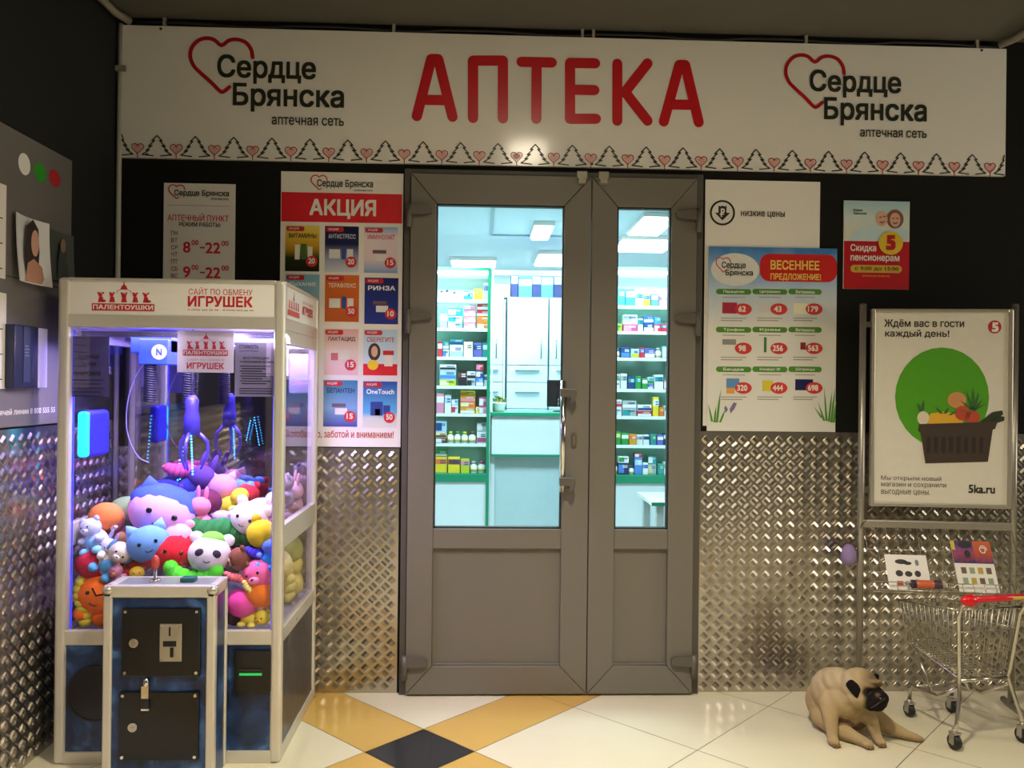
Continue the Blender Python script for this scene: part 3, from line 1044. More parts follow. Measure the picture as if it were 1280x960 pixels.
# ---- the fascia sign
B_ = board('fascia_sign', (150, 31), (1256.5, 220), M('#e4e0d8', .13, 0, .01, spec=.35), 'long white pharmacy sign with red lettering above the door', 'sign', .02, -.02)
sg = B_.root
Z8 = lambda x, y: (480 + x / 2.0645, y / 2.0645)
lines = [[(122, 153), (85, 300)], [(140, 153), (177, 302)], [(122, 153), (140, 153)], [(105, 258), (158, 259)],
         [(230, 305), (230, 157), (307, 157), (307, 306)], [(355, 160), (433, 162)], [(394, 162), (393, 307)],
         [(545, 164), (480, 163), (480, 307), (547, 307)], [(480, 232), (543, 233)],
         [(602, 165), (602, 312)], [(602, 238), (622, 238), (680, 164)], [(622, 238), (680, 312)],
         [(762, 168), (722, 314)], [(777, 168), (812, 316)], [(762, 168), (777, 168)], [(742, 270), (797, 271)]]
B_.stroke('red_lettering', [[Z8(*p) for p in l] for l in lines], .046, M('#c2161f', .3), 2)
for (hb, s1, s2, s3, k) in (((238, 48, 316, 115), (272, 68, 395, 107), (291.5, 103.5, 430, 142.5), (340, 146, 430, 158), 1),
                            ((982, 69, 1055, 134), (1012, 87, 1126, 124), (1030, 121.5, 1158, 159.5), (1075, 162, 1158, 173), .95)):
    lg = B_.stroke('logo', [heart_in(hb)], .017 * k, M('#b3121b', .3), 2)
    B_.text('logo_name', [('Сердце', s1), ('Брянска', s2)], INK, 3, lg, .022)
    B_.text('logo_caption', [('аптечная сеть', s3)], INK, 3, lg, .012)
# tree and heart border
p0, p1 = B_.q(196.3, 194), B_.q(1215, 217)
n = 22
bt, bh = bmesh.new(), bmesh.new()
half = [(0, .082), (.019, .060), (.009, .061), (.031, .037), (.018, .040), (.040, .019), (.028, .021), (.054, .002), (.014, -.003)]
x_lo, x_hi = B_.q(151, 190).x + .004, B_.q(1256, 210).x - .004
for k in range(-1, n + 2):
    cx = p0.x + (p1.x - p0.x) * k / n
    cz_ = p0.y + (p1.y - p0.y) * k / n
    for s in (-1, 1):
        if cx < x_lo + .04 and s < 0 or cx > x_hi - .04 and s > 0:
            continue
        pts = [(cx + s * a * 1.18, cz_ + b * 1.05) for a, b in half]
        if any(not x_lo < p[0] < x_hi for p in pts):
            if not (x_lo - .03 < cx < x_hi + .03):
                continue
            pts = [(min(max(p[0], x_lo), x_hi), p[1]) for p in pts]
        stroke(bt, pts, .0052, B_.y(2))
    cx += (p1.x - p0.x) / n / 2
    if x_lo < cx - .03 and cx + .03 < x_hi:
        hp = [(cx + 16 * math.sin(a) ** 3 / 32 * .052, cz_ + .030 + (13 * math.cos(a) - 5 * math.cos(2 * a) - 2 * math.cos(3 * a) - math.cos(4 * a)) / 29 * .046) for a in [q * 2 * PI / 20 for q in range(20)]]
        stroke(bh, hp, .004, B_.y(2), True)
        stroke(bh, [(cx, cz_ + .006), (cx, cz_ - .012)], .004, B_.y(2))
        poly(bh, [(cx + (p[0] - cx) * .72, cz_ + .030 + (p[1] - cz_ - .030) * .72) for p in hp], B_.y(1), 1)
obj('tree_border', bt, M('#2c3324', .4), sg)
obj('heart_border', bh, [M('#a8202a', .4), M('#dca49c', .4)], sg)
bm = bmesh.new()
for px, py in ((201, 36), (830, 38), (1227, 63), (184, 193), (740, 205)):
    q = B_.q(px, py)
    lathe(bm, [(.006, -.0225), (.006, -.0195)], 'Y', (q.x, 0, q.y), 10)
obj('fixing_screws', bm, M('#4b463d', .4, .6), sg)

# ---- opening hours
B_ = board('opening_hours_sign', (205, 228.5), (292.5, 398), PAPER, 'grey white opening hours sign above the claw machine', 'sign')
lg = B_.stroke('logo', [heart_in((211, 231, 231, 248))], .005, RED, 1)
B_.text('logo_name', [('Сердце Брянска', (218, 237, 286.5, 247.5))], INK, 2, lg, .02)
B_.text('logo_caption', [('аптечная сеть', (264, 247.5, 286, 250.5))], INK, 2, lg)
B_.rect('rule', (209, 256.5, 288, 257.6), RED, 1)
B_.text('red_heading', [('АПТЕЧНЫЙ ПУНКТ', (209.5, 266, 286, 277))], RED, 1)
B_.text('heading', [('РЕЖИМ РАБОТЫ:', (224, 277.5, 276, 284))], INK, 1, None, .02)
B_.text('day_names', [(s, (214, y, 222, y + 5.5)) for s, y in zip(('ПН', 'ВТ', 'СР', 'ЧТ', 'ПТ', 'СБ', 'ВС'), (288.5, 297.5, 306.5, 315, 324, 333, 342))], M('#7a3038', .4), 1)
rows_ = []
for dy, h0 in ((0, '8'), (31, '9')):
    rows_ += [(h0, (229, 302 + dy, 238, 316 + dy)), ('00', (239.5, 300 + dy, 248, 306.5 + dy)), ('–', (250, 308.6 + dy, 256, 310.6 + dy)), ('22', (257, 303 + dy, 275.5, 317 + dy)), ('00', (277, 301 + dy, 286, 307.5 + dy))]
B_.text('hours', rows_, RED, 1, None, .02)

# ---- the АКЦИЯ poster
B_ = board('promotion_poster', (351.5, 214), (500.5, 559), PAPER, 'white poster of twelve small adverts with a red heading, between claw machine and door', 'poster')
lg = B_.stroke('logo', [heart_in((389, 219, 409, 237))], .005, RED, 1)
B_.text('logo_name', [('Сердце Брянска', (396.5, 224, 466.5, 237))], INK, 2, lg, .02)
B_.text('logo_caption', [('аптечная сеть', (443, 237, 466, 239.5))], INK, 2, lg)
hb = B_.rect('heading_band', (352, 240, 502.5, 279.5), M('#d5222b', .35), 1)
bm = bmesh.new(); text(bm, 'АКЦИЯ', *B_.b4((387, 248.5, 470, 274.5)), B_.y(2), .03); obj('heading_lettering', bm, PAPER, hb)
B_.text('slogan', [('С любовью, заботой и вниманием!', (356, 537, 492, 549))], M('#b5453c', .4), 1, None, .015)
cards = [  # px box, stops, title, title colour, badge
    ((357, 281.5, 399, 339.5), ((0, '#17170f'), (.3, '#26300f'), (.55, '#c89a1f'), (1, '#e9cf5a')), 'ВИТАМИНЫ', '#2b3a1c', '20', 0),
    ((406.5, 282.5, 448, 340.5), ((0, '#cfd3d8'), (.35, '#8e93b5'), (.6, '#20244f'), (1, '#14163c')), 'АНТИСТРЕСС', '#cfd2ea', '20', 1),
    ((455.5, 283.5, 497, 341.5), ((0, '#7fa6d2'), (.3, '#e6cfd2'), (.8, '#e9d9dc'), (1, '#8fb7e0')), 'ИММУНОЛАКТ', '#c2456a', '15', 2),
    ((357, 342.5, 399, 401), ((0, '#a8c3d4'), (1, '#7fb4cc')), 'ДЫХАНИЕ', '#ffffff', '10', 3),
    ((406.5, 343.5, 448.5, 402.5), ((0, '#c05a1e'), (1, '#d96d2c')), 'ТЕРАФЛЕКС', '#f4dcc0', '50', 1),
    ((456, 347, 497.5, 405.5), ((0, '#2b3a8c'), (1, '#1c2566')), 'РИНЗА', '#ffffff', '10', 2),
    ((356.5, 405, 398, 466), ((0, '#e5b7bd'), (1, '#ecd5d8')), 'ЗДОРОВЬЕ', '#4a3a48', '15', 0),
    ((405.5, 411, 447.5, 469), ((0, '#e3b7b4'), (.5, '#e8d6cf'), (1, '#dfa7a8')), 'ЛАКТАЦИД', '#403038', '15', 3),
    ((454.5, 411.5, 496.5, 469.5), ((0, '#d3272d'), (.24, '#d3272d'), (.26, '#cfe0ea'), (1, '#b5cfe0')), 'СБЕРЕГИТЕ', '#b53a50', '', 4),
    ((356, 475, 397, 533), ((0, '#35518f'), (.5, '#5d96b5'), (1, '#3f7a9c')), 'ГЕПАТЕК', '#1e2d52', '15', 1),
    ((404.5, 475, 446.5, 533.5), ((0, '#4a4a9a'), (.4, '#7ba3c8'), (1, '#2f7a9c')), 'БЕПАНТЕН', '#182654', '15', 2),
    ((454, 476.5, 496, 534.5), ((0, '#d9d6d0'), (.2, '#cfd3c8'), (.32, '#5fb0dd'), (1, '#2a4f9c')), 'OneTouch', '#ffffff', '50', 5),
]
for n, (b, st, title, tc_, badge, pic) in enumerate(cards):
    gm = ramp_mat('advert_print', st, .3)
    cd_ = B_.rect('advert', b, gm, 1)
    x0, y0, x1, y1 = b
    W_, H_ = x1 - x0, y1 - y0
    R_ = lambda a, c, d, e: (x0 + a * W_, y0 + c * H_, x0 + d * W_, y0 + e * H_)
    tg = B_.rect('red_tag', R_(.03, .02, .56, .13), M('#c8232f', .35), 2, cd_, .008)
    B_.text('tag_lettering', [('АКЦИЯ', R_(.1, .045, .4, .105))], PAPER, 3, cd_)
    B_.text('advert_title', [(title, R_(.1, .17, .92, .28))], M(tc_, .4), 2, cd_, .02)
    bm = bmesh.new()
    if pic in (0, 1, 3):
        shp = {0: ((.28, .42, .42, .74, 0), (.46, .40, .62, .74, 1), (.66, .46, .8, .7, 0)), 1: ((.12, .5, .45, .7, 0), (.5, .46, .62, .72, 1), (.66, .5, .84, .72, 0)), 3: ((.2, .52, .4, .68, 1), (.45, .46, .75, .66, 0))}[pic]
    elif pic == 2:
        shp = ((.25, .5, .66, .58, 1), (.34, .6, .7, .74, 0))
    elif pic == 4:
        shp = ((.62, .55, .86, .8, 0), (.58, .46, .9, .56, 2))
    else:
        shp = ((.22, .44, .58, .74, 1), (.6, .52, .8, .72, 1), (.35, .6, .5, .74, 0))
    for a, c, d, e, mi in shp:
        X0, Z0, X1, Z1 = B_.b4(R_(a, c, d, e))
        poly(bm, [(X0, Z0), (X1, Z0), (X1, Z1), (X0, Z1)], B_.y(2), mi)
    pc = [M('#e2ded6', .4), M({0: '#3c6b2e', 1: '#3b4e9a', 2: '#6b5560', 3: '#c76a70', 4: '#d3272d', 5: '#2c3f86'}[pic], .4), M('#c8202c', .4)]
    obj('pictured_packs', bm, pc, cd_)
    if pic == 4:      # a woman with long dark hair above a yellow bubble
        B_.disc('pictured_hair', [R_(.14, .3, .5, .68)], M('#3b2a24', .5), 2, cd_)
        B_.disc('pictured_face', [R_(.23, .36, .42, .6)], M('#d9ab92', .5), 3, cd_)
        B_.disc('yellow_bubble', [R_(.12, .66, .44, .88)], M('#ecc92c', .4), 4, cd_)
    if badge:
        cx, cy = x0 + .78 * W_, y0 + .78 * H_
        bd = B_.disc('price_badge', [(cx - 7, cy - 7, cx + 7, cy + 7)], M('#cf2f2f', .35), 3, cd_)
        B_.text('price', [(badge, (cx - 4, cy - 4, cx + 4, cy + 3))], PAPER, 4, cd_, .03)

# ---- the white low price poster and the spring poster over it
B_ = board('low_price_poster', (882, 224.5), (1022, 533.5), PAPER, 'plain white poster with a round arrow emblem behind the spring offers poster', 'poster')
bm = bmesh.new()
c, e = B_.q(903, 266), B_.q(917.5, 266)
r_ = e.x - c.x
stroke(bm, [(c.x + r_ * math.cos(a * PI / 20), c.y + r_ * math.sin(a * PI / 20)) for a in range(40)], .009, B_.y(1), True)
u = r_ / 14.5
poly(bm, [(c.x + a * u, c.y + b * u) for a, b in ((-5, 9), (-2.4, 7.6), (0, 9), (2.4, 7.6), (5, 9), (5, 0), (9.5, 0), (0, -9.5), (-9.5, 0), (-5, 0))], B_.y(1))
em = obj('emblem', bm, INK, B_.root)
bm = bmesh.new()
stroke(bm, [(c.x - 1.4 * u, c.y - 4.5 * u), (c.x - 1.4 * u, c.y + 4.5 * u), (c.x + 1.6 * u, c.y + 4.2 * u), (c.x + 2.2 * u, c.y + 2.4 * u), (c.x + 1.4 * u, c.y + .6 * u), (c.x - 1.4 * u, c.y + .4 * u)], .006, B_.y(2))
stroke(bm, [(c.x - 3 * u, c.y - 1.6 * u), (c.x + 1.5 * u, c.y - 1.6 * u)], .005, B_.y(2))
obj('currency_sign', bm, PAPER, em)
B_.text('caption', [('низкие цены', (926, 263.5, 981, 273))], M('#3d372e', .4), 1, None, .02)

B_ = board('spring_offers_poster', (886, 308), (1044, 540), ramp_mat('spring_print', ((0, '#dcdad2'), (.55, '#dedbd2'), (.78, '#b9cbdc'), (.9, '#86addb'), (1, '#3f7ab8')), .35, 'Z', .25, 3), 'spring offers poster with blue sky, green captions and red price ovals', 'poster', .003, -.010)
B_.disc('printed_cloud', [(889, 316, 949, 358)], M('#dcdcd6', .4), .3)
lg = B_.stroke('logo', [heart_in((895, 322, 913, 340))], .004, RED, 1)
B_.text('logo_name', [('Сердце', (902, 327, 932, 337.5)), ('Брянска', (907, 337, 941, 346.5))], INK, 2, lg, .02)
hd = B_.rect('red_tab', (950, 317, 1046, 353), M('#c8231f', .35), 1, None, .045)
B_.text('tab_lettering', [('ВЕСЕННЕЕ', (963, 325, 1024, 338)), ('ПРЕДЛОЖЕНИЕ!', (963, 341.5, 1026, 352))], M('#e9c35a', .4), 2, hd, .03)
cols = ((895, 939), (940.5, 984), (985.5, 1027))
names = (('Парацетин', 'Цитрамин', 'Витамины'), ('Трифин', 'Крем', 'Витамины'), ('Бандаж', 'Комфорт №', 'Шприцы'))
prices = (('62', '43', '179'), ('98', '256', '563'), ('320', '444', '698'))
for r in range(3):
    yy = (361, 408.5, 458)[r]
    ye = (386.5, 435.5, 485)[r]
    for c_ in range(3):
        a, b = cols[c_]
        pl = B_.rect('green_caption', (a, yy, b, yy + 7.4), M('#4e8a2a', .4), 1, None, .02)
        B_.text('caption_lettering', [(names[r][c_], (a + 9, yy + 1.6, b - 9, yy + 6.2))], PAPER, 2, pl, .02)
        cx = (929, 973.5, 1017.5)[c_]
        ov = B_.disc('price_oval', [(cx - 10.5, ye - 7.3, cx + 10.5, ye + 7.3)], M('#cf3a34', .35), 2)
        wd = 4.6 if len(prices[r][c_]) == 2 else 6.4
        B_.text('price', [(prices[r][c_], (cx - wd - 1.5, ye - 4, cx + wd - 1.5, ye + 3.6))], PAPER, 3, ov, .03)
        B_.rect('fine_print', [(a + 6, ye + 10.5 + q * 3, b - 6 - 5 * q, ye + 12 + q * 3) for q in (0, 1)] + [(a + 8, yy + 10, b - 8, yy + 11.3)], M('#a09a90', .5), 1)
for nm, b, hx in (('pictured_red_box', (903, 378, 921, 392), '#a82a44'), ('pictured_thin_box', (949, 383, 966, 390), '#d9cfc6'), ('pictured_pale_box', (992, 379, 1009, 393), '#e8e4c8'), ('pictured_mask', (903, 424, 920, 431), '#8c8c88'),
                  ('pictured_tube', (955, 421.5, 958, 440.5), '#3f7a48'), ('pictured_cap', (1000.5, 428, 1007, 437), '#8c2c30'), ('pictured_blue_jar', (908, 473, 924, 485), '#5b8cc0'), ('pictured_orange_base', (908, 485, 918, 492), '#e0a040'),
                  ('pictured_yellow_box', (953, 475.5, 966, 489), '#d9c83a'), ('pictured_navy_box', (994, 474, 1016, 488), '#1d1c55')):
    B_.rect(nm, b, M(hx, .4), 1)
gr = []
for x, y, h, lean in ((890, 527, 23, -5), (893, 528, 20, 2), (896, 528, 42, 5), (900, 528, 17, 7), (1027, 522, 14, -10), (1033, 526, 42, -3), (1036, 527, 38, 4), (1039, 528, 44, 5), (1042, 528, 27, 3), (1030, 526, 24, -8)):
    gr.append([(x - 1.4, y), (x + lean * .5 - 1.1, y - h * .55), (x + lean, y - h), (x + lean * .5 + 1.1, y - h * .5), (x + 1.4, y)])
B_.poly('printed_grass', gr, M('#4f8a2c', .5), 2)
B_.poly('printed_butterfly', [[(905, 510), (907, 507), (910, 512), (907, 516)], [(912, 511), (917, 503), (921, 504), (918, 511), (913, 517)]], M('#7a6c90', .5), 2)
B_.rect('footer_lines', [(907, 514 + q * 4, 1010, 515 + q * 4) for q in range(3)], M('#c3bfb4', .5), 1)

# ---- the small red discount poster
a, b = aty(1055, 250.5, -.004), aty(1136, 362, -.004)
B_ = board('discount_poster', (1055, 250.5), (1136, 362), PAPER, 'small red and white discount poster with a yellow disc above the poster stand', 'poster')
ph = B_.rect('printed_photo', (1055, 250.5, 1136, 301), ramp_mat('sky_print', ((0, '#d6d3c0'), (.6, '#c9d6d2'), (1, '#9ec3cc')), .4), 1)
B_.rect('red_field', (1055, 301, 1136, 362), M('#b3131e', .35), 1)
B_.poly('pictured_clothes', [[(1060, 301), (1066, 290), (1090, 280), (1104, 288), (1104, 301)], [(1104, 301), (1108, 288), (1126, 283), (1135, 290), (1135, 301)]], M('#b9d0d6', .5), 2, ph)
B_.disc('pictured_hair', [(1108, 262, 1129, 286)], M('#7a4a34', .5), 3, ph)
B_.disc('pictured_grey_hair', [(1094, 264, 1110, 277)], M('#c9c0b4', .5), 3, ph)
B_.disc('pictured_faces', [(1095, 264, 1109, 283), (1112, 266, 1125, 284)], M('#cf9f88', .5), 4, ph)
B_.text('logo_name', [('Сердце', (1066, 261, 1078, 265)), ('Брянска', (1067, 265, 1083, 269))], INK, 2, ph, .02)
B_.stroke('pictured_features', [[(1099, 272), (1101, 271.5)], [(1104, 271), (1106, 271)], [(1099.5, 277.5), (1102, 279), (1105, 277)], [(1115, 273.5), (1117, 273)], [(1120, 273), (1122, 273.5)], [(1116, 278.5), (1118.5, 280), (1121, 278.5)]], .0045, M('#5a3026', .5), 4.6, ph)
yd = B_.disc('yellow_disc', [(1098, 289, 1128, 319)], M('#d9b92e', .4), 5)
B_.text('disc_number', [('5', (1107, 294, 1119, 313))], M('#b3131e', .4), 6, yd, .06)
B_.text('white_lettering', [('Скидка', (1063, 305, 1095, 316)), ('пенсионерам', (1063, 319, 1124, 329))], PAPER, 2, None, .02)
st_ = B_.rect('yellow_strip', (1063, 331, 1127, 341.5), M('#c9a63a', .4), 2, None, .02)
B_.text('strip_lettering', [('с 9:00 до 15:00', (1068, 333, 1123, 339.5))], M('#6b3a14', .4), 3, st_, .02)
B_.text('caption', [('ежедневно', (1078, 343.5, 1112, 347))], M('#d98a3a', .4), 2)

# ---- things on the side wall: the grey information board and what hangs on it
PX = XL + .014
def side_thing(name, px, py, plane, label, cat, rz=PI / 2):
    p = atx(px, py, plane)
    return thing(name, (XL + .0005, p.y, p.z), label, cat, rot=(0, 0, rz))


a, b = atx(-30, 155, PX), atx(88, 530, PX)
zt_, zb_ = 2.243, 1.222
y0 = -1.35
y1 = atx(90, 200, PX).y
t = thing('information_board', (XL + .0012, (y0 + y1) / 2, zb_), 'dark grey information board on the side wall beside the claw machine', 'board', rot=(0, 0, PI / 2))
hw = (y1 - y0) / 2
bm = bmesh.new(); box(bm, -hw, hw, -.014, 0, 0, zt_ - zb_); obj('panel', bm, M('#6a6664', .45, 0, .03, 5), t, bevel=.002)
zz = atx(60, 356, PX).z - zb_
bm = bmesh.new(); box(bm, -hw, hw, -.0146, -.013, zz - .004, zz); obj('seam', bm, M('#2c2b2a', .5), t)
IB = Board(t, PX, 'x', .014)
for nm, b_, c_ in (('white_dot', (22.5, 188, 37, 222), '#e6e6e2'), ('green_dot', (42, 200, 57, 231), '#2f9a2a'), ('red_dot', (61, 209, 75, 237), '#b3202a')):
    IB.disc(nm, [b_], M(c_, .4), 1)
x1_, x0_ = IB.q(68, 515).x, IB.q(-52, 520).x - .19
x0_ = x1_ - (x1_ - x0_) * .73
bm = bmesh.new(); zc_ = IB.q(68, 507).y; text(bm, 'Телефон горячей линии 8 800 555 55', x0_, zc_ - .030, x1_, zc_ - .003, IB.y(1), .012)
obj('hotline_lettering', bm, PAPER, t)

def hung(name, x0, x1, yt, yb, mat, label, cat, curl=.02, depth=.0):
    """a sheet hanging on the board, its right-hand bottom curling off it"""
    pl = PX + .006
    A, C_ = atx(x0, yt, pl), atx(x1, yt, pl)
    zb = atx((x0 + x1) / 2, yb, pl).z
    zt = atx((x0 + x1) / 2, yt, pl).z
    r = thing(name, (PX + .001, (A.y + C_.y) / 2, zb), label, cat, rot=(0, 0, PI / 2))
    hw_ = (C_.y - A.y) / 2
    bm = bmesh.new()
    n, m = 8, 8
    grid = []
    for i in range(n + 1):
        row = []
        for j in range(m + 1):
            u, v = i / n, j / m
            row.append((-hw_ + 2 * hw_ * u, -.004 - curl * ((1 - v) ** 2 * .5 + (u - .5) ** 2 * 2.0), (zt - zb) * v))
        grid.append(row)
    for off in (0, .0012):
        G = [[bm.verts.new((p[0], p[1] + off, p[2])) for p in row] for row in grid]
        for i in range(n):
            for j in range(m):
                bm.faces.new((G[i][j], G[i + 1][j], G[i + 1][j + 1], G[i][j + 1])).smooth = True
    obj('sheet', bm, mat, r)
    return r, hw_, zt - zb


r, hw_, hh = hung('portrait_card', 15, 57, 272, 355, M('#e0dfe0', .35), 'curled white card with a picture of a long-haired woman on the grey board', 'card', .03)
def on(name, pts, mat, y, parent):
    bm = bmesh.new(); poly(bm, pts, y, depth=.0006); return obj(name, bm, mat, parent)
on('pictured_hair', [(hw_ * a, hh * b) for a, b in ((-.42, .1), (-.52, .45), (-.40, .85), (-.05, .97), (.28, .85), (.36, .5), (.30, .2), (.0, .04))], M('#2f2624', .5), -.021, r)
on('pictured_body', [(hw_ * a, hh * b) for a, b in ((-.5, .02), (-.35, .3), (.0, .38), (.5, .28), (.72, .02))], M('#b98a74', .5), -.0225, r)
on('pictured_face', [(hw_ * (.05 + .24 * math.cos(k * .4)), hh * (.62 + .2 * math.sin(k * .4))) for k in range(16)], M('#d0a08a', .5), -.0235, r)
r, hw_, hh = hung('portrait_card', 59, 90, 290, 352, M('#4a504c', .4), 'dark green grey picture card beside the portrait card', 'card', .016)
on('pictured_figure', [(hw_ * a, hh * b) for a, b in ((-.4, .05), (-.3, .5), (-.1, .8), (.2, .8), (.35, .45), (.5, .05))], M('#39443e', .5), -.016, r)
on('pictured_face', [(hw_ * (.02 + .2 * math.cos(k * .4)), hh * (.72 + .14 * math.sin(k * .4))) for k in range(16)], M('#93785f', .5), -.0172, r)

for (yt, yb, lab) in ((232, 349, 'white notice sheet at the edge of the frame above the board seam'), (367, 486, 'white notice sheet at the edge of the frame below the board seam')):
    A = atx(7, yt, PX)
    Bz = atx(7, yb, PX).z
    r = thing('notice_sheet', (PX, A.y - .105, Bz), lab, 'sheet', 'white notices on the grey board', rot=(0, 0, PI / 2))
    bm = bmesh.new(); box(bm, -.105, .105, -.003, -.0003, 0, A.z - Bz); obj('sheet', bm, PAPER, r)
    bm = bmesh.new()
    for q in range(9):
        box(bm, -.085, .085 - .02 * (q % 3), -.0036, -.003, .03 + q * .028, .034 + q * .028)
    obj('printed_lines', bm, INK, r)

p = atx(37, 485, PX + .03)
zt_ = atx(37, 406, PX + .03).z
t = thing('leaflet_holder', (PX, p.y, p.z), 'dark blue leaflet holder with a pale sheet on the grey board', 'leaflet holder', rot=(0, 0, PI / 2))
h_ = zt_ - p.z
hw_ = .105
bm = bmesh.new(); box(bm, -hw_, hw_ * .45, -.035, -.0005, 0, h_ * .98); obj('dark_box', bm, M('#1a2140', .3), t, bevel=.004)
bm = bmesh.new(); box(bm, -hw_ * .5, -hw_ * .1, -.037, -.035, .02, h_ * .96); obj('folded_leaflet', bm, M('#2d3658', .35), t)
bm = bmesh.new(); box(bm, hw_ * .5, hw_ * 1.15, -.028, -.0005, 0, h_ * .97); obj('pale_sheet', bm, M('#c9c3e0', .5), t, bevel=.002)
bm = bmesh.new()
for q in range(4):
    box(bm, -hw_ * .42, -hw_ * (.18 + .05 * (q % 2)), -.0378, -.037, h_ * (.5 + q * .05), h_ * (.515 + q * .05))
obj('printed_lines', bm, M('#7f88a8', .5), t)

# ---- conduits along the ceiling corner and cable above the sign
bm = bmesh.new()
pc = aty(147.5, 30, -.02)
tube(bm, [(XL + .016, -.018, .02), (XL + .016, -.018, 2.96)], .011, 10)
cdt = obj('conduit', bm, M('#c4bfb2', .5, .0), None, 'thin grey vertical conduit in the wall corner beside the sign', 'conduit')
bm = bmesh.new()
q = aty(148, 86, -.02)
box(bm, XL + .001, XL + .045, -.034, -.004, q.z - .012, q.z + .012)
obj('clip', bm, M('#8a8478', .5), cdt)
bm = bmesh.new()
tube(bm, [(XL + .02, -3.0, 2.975), (XL + .02, -.5, 2.975), (XL + .03, -.1, 2.972), (XL + .06, -.03, 2.968)], .017, 10)
obj('conduit', bm, M('#938c7e', .5, .2), None, 'grey ceiling conduit running towards the viewer above the information board', 'conduit')
bm = bmesh.new()
tube(bm, [(2.40, -3.0, 2.972), (2.40, -.5, 2.972), (2.39, -.1, 2.97), (2.36, -.03, 2.968)], .017, 10)
obj('conduit', bm, M('#938c7e', .5, .2), None, 'grey ceiling conduit at the top corner over the far end of the sign', 'conduit')
bm = bmesh.new()
pts = []
for k in range(41):
    x = XL + .08 + k * (2.36 - XL - .08) / 40
    pts.append((x, -.012, 2.968 + .006 * math.sin(k * .9) + (.004 if k % 7 == 0 else 0)))
tube(bm, pts, .0065, 8)
cb = obj('cable', bm, M('#1c1a17', .6), None, 'thin dark cable clipped along the ceiling above the sign', 'cable')
for px in (205, 492, 728, 742, 1008, 1222):
    q = aty(px, 45, -.02)
    bm = bmesh.new(); box(bm, q.x - .006, q.x + .006, -.022, -.003, 2.955, 2.992); obj('clip', bm, M('#9a9282', .5), cb)

# the corridor's round ceiling lamp in front of the door (its glow is mirrored in the sign)
t = thing('ceiling_lamp', (.30, -2.03, ZC), 'lit ceiling panel in the corridor, mirrored as a bright spot in the sign', 'lamp')
bm = bmesh.new(); box(bm, -.14, .14, -.315, .315, -.014, -.001); obj('lamp_frame', bm, M('#b9b4a8', .4, .4), t, bevel=.003)
bm = bmesh.new(); box(bm, -.12, .12, -.295, .295, -.020, -.012); obj('diffuser', bm, M('#fff0d2', .5, 0, 0, emit=40), t)

# ================================================================ THE CLAW MACHINE
MX0, MX1, MY0, MY1, MZ = -1.525, -.713, -.69, -.045, 1.757
MXC = (MX0 + MX1) / 2
cm = thing('claw_machine', (MXC, MY0, 0), 'glass claw machine full of plush toys with a blue marbled base', 'claw machine')
def zf(py): return aty(210, py, MY0).z
def lx(px, y=MY0): return aty(px, 600, y).x - MXC
HW, DP = (MX1 - MX0) / 2, MY1 - MY0
FR = M('#cfc9ba', .36, .4, .04, 12)
BLUE = marble_mat('blue_marble', '#0c1a33', '#1d3a66', '#4a6fa0')
zH1, zH0, zR0, zG0, zB0 = zf(353), zf(394), zf(410), zf(789), zf(807)
zM1, zM0 = .861, .775
PW = .042
for sx in (-1, 1):
    for y0 in (0, DP - PW):
        bm = bmesh.new(); box(bm, sx * HW - (PW if sx > 0 else 0), sx * HW + (0 if sx > 0 else PW), y0, y0 + PW, .0, MZ)
        obj('corner_pillar', bm, FR, cm, bevel=.013, seg=3)
def rail(name, z0, z1, front=True, sides=True, back=True, deep=.03):
    bm = bmesh.new()
    if front: box(bm, -HW + PW * .8, HW - PW * .8, .003, deep, z0, z1)
    if back: box(bm, -HW + PW * .8, HW - PW * .8, DP - deep, DP - .003, z0, z1)
    if sides:
        for s in (-1, 1):
            a = s * (HW - .003); b = s * (HW - deep)
            box(bm, min(a, b), max(a, b), PW * .8, DP - PW * .8, z0, z1)
    return obj(name, bm, FR, cm, bevel=.003)
rail('top_rail', zH1, MZ)
rail('upper_rail', zR0, zH0)
rail('lower_rail', zB0, zG0)
rail('base_rail', .0, .045)
for s in (-1, 1):
    a = s * (HW - .003); b = s * (HW - .03)
    for q0, q1 in ((zM0, zM1), (zR0 - .05, zR0)):
        bm = bmesh.new(); box(bm, min(a, b), max(a, b), PW * .8, DP - PW * .8, q0, q1)
        obj('side_rail', bm, FR, cm, bevel=.003)
bm = bmesh.new(); box(bm, -HW + .01, HW - .01, .01, DP - .01, MZ - .02, MZ - .004); obj('roof', bm, FR, cm)
bm = bmesh.new(); box(bm, -HW + .03, HW - .03, .03, DP - .03, zR0 + .012, zR0 + .02); obj('inner_ceiling', bm, M('#cfc9dc', .4), cm)
bm = bmesh.new(); box(bm, -HW + .02, HW - .02, .02, DP - .02, zB0 + .02, zB0 + .035); obj('toy_floor', bm, M('#b9b4c8', .5), cm)
# header panels with print
REDP = M('#c3262b', .35)
bm = bmesh.new(); box(bm, -HW + PW * .8, HW - PW * .8, .008, .02, zH0, zH1); hd = obj('header_panel', bm, WHITEPRINT, cm)
MB_ = Board(cm, MY0, 'y', -.008)


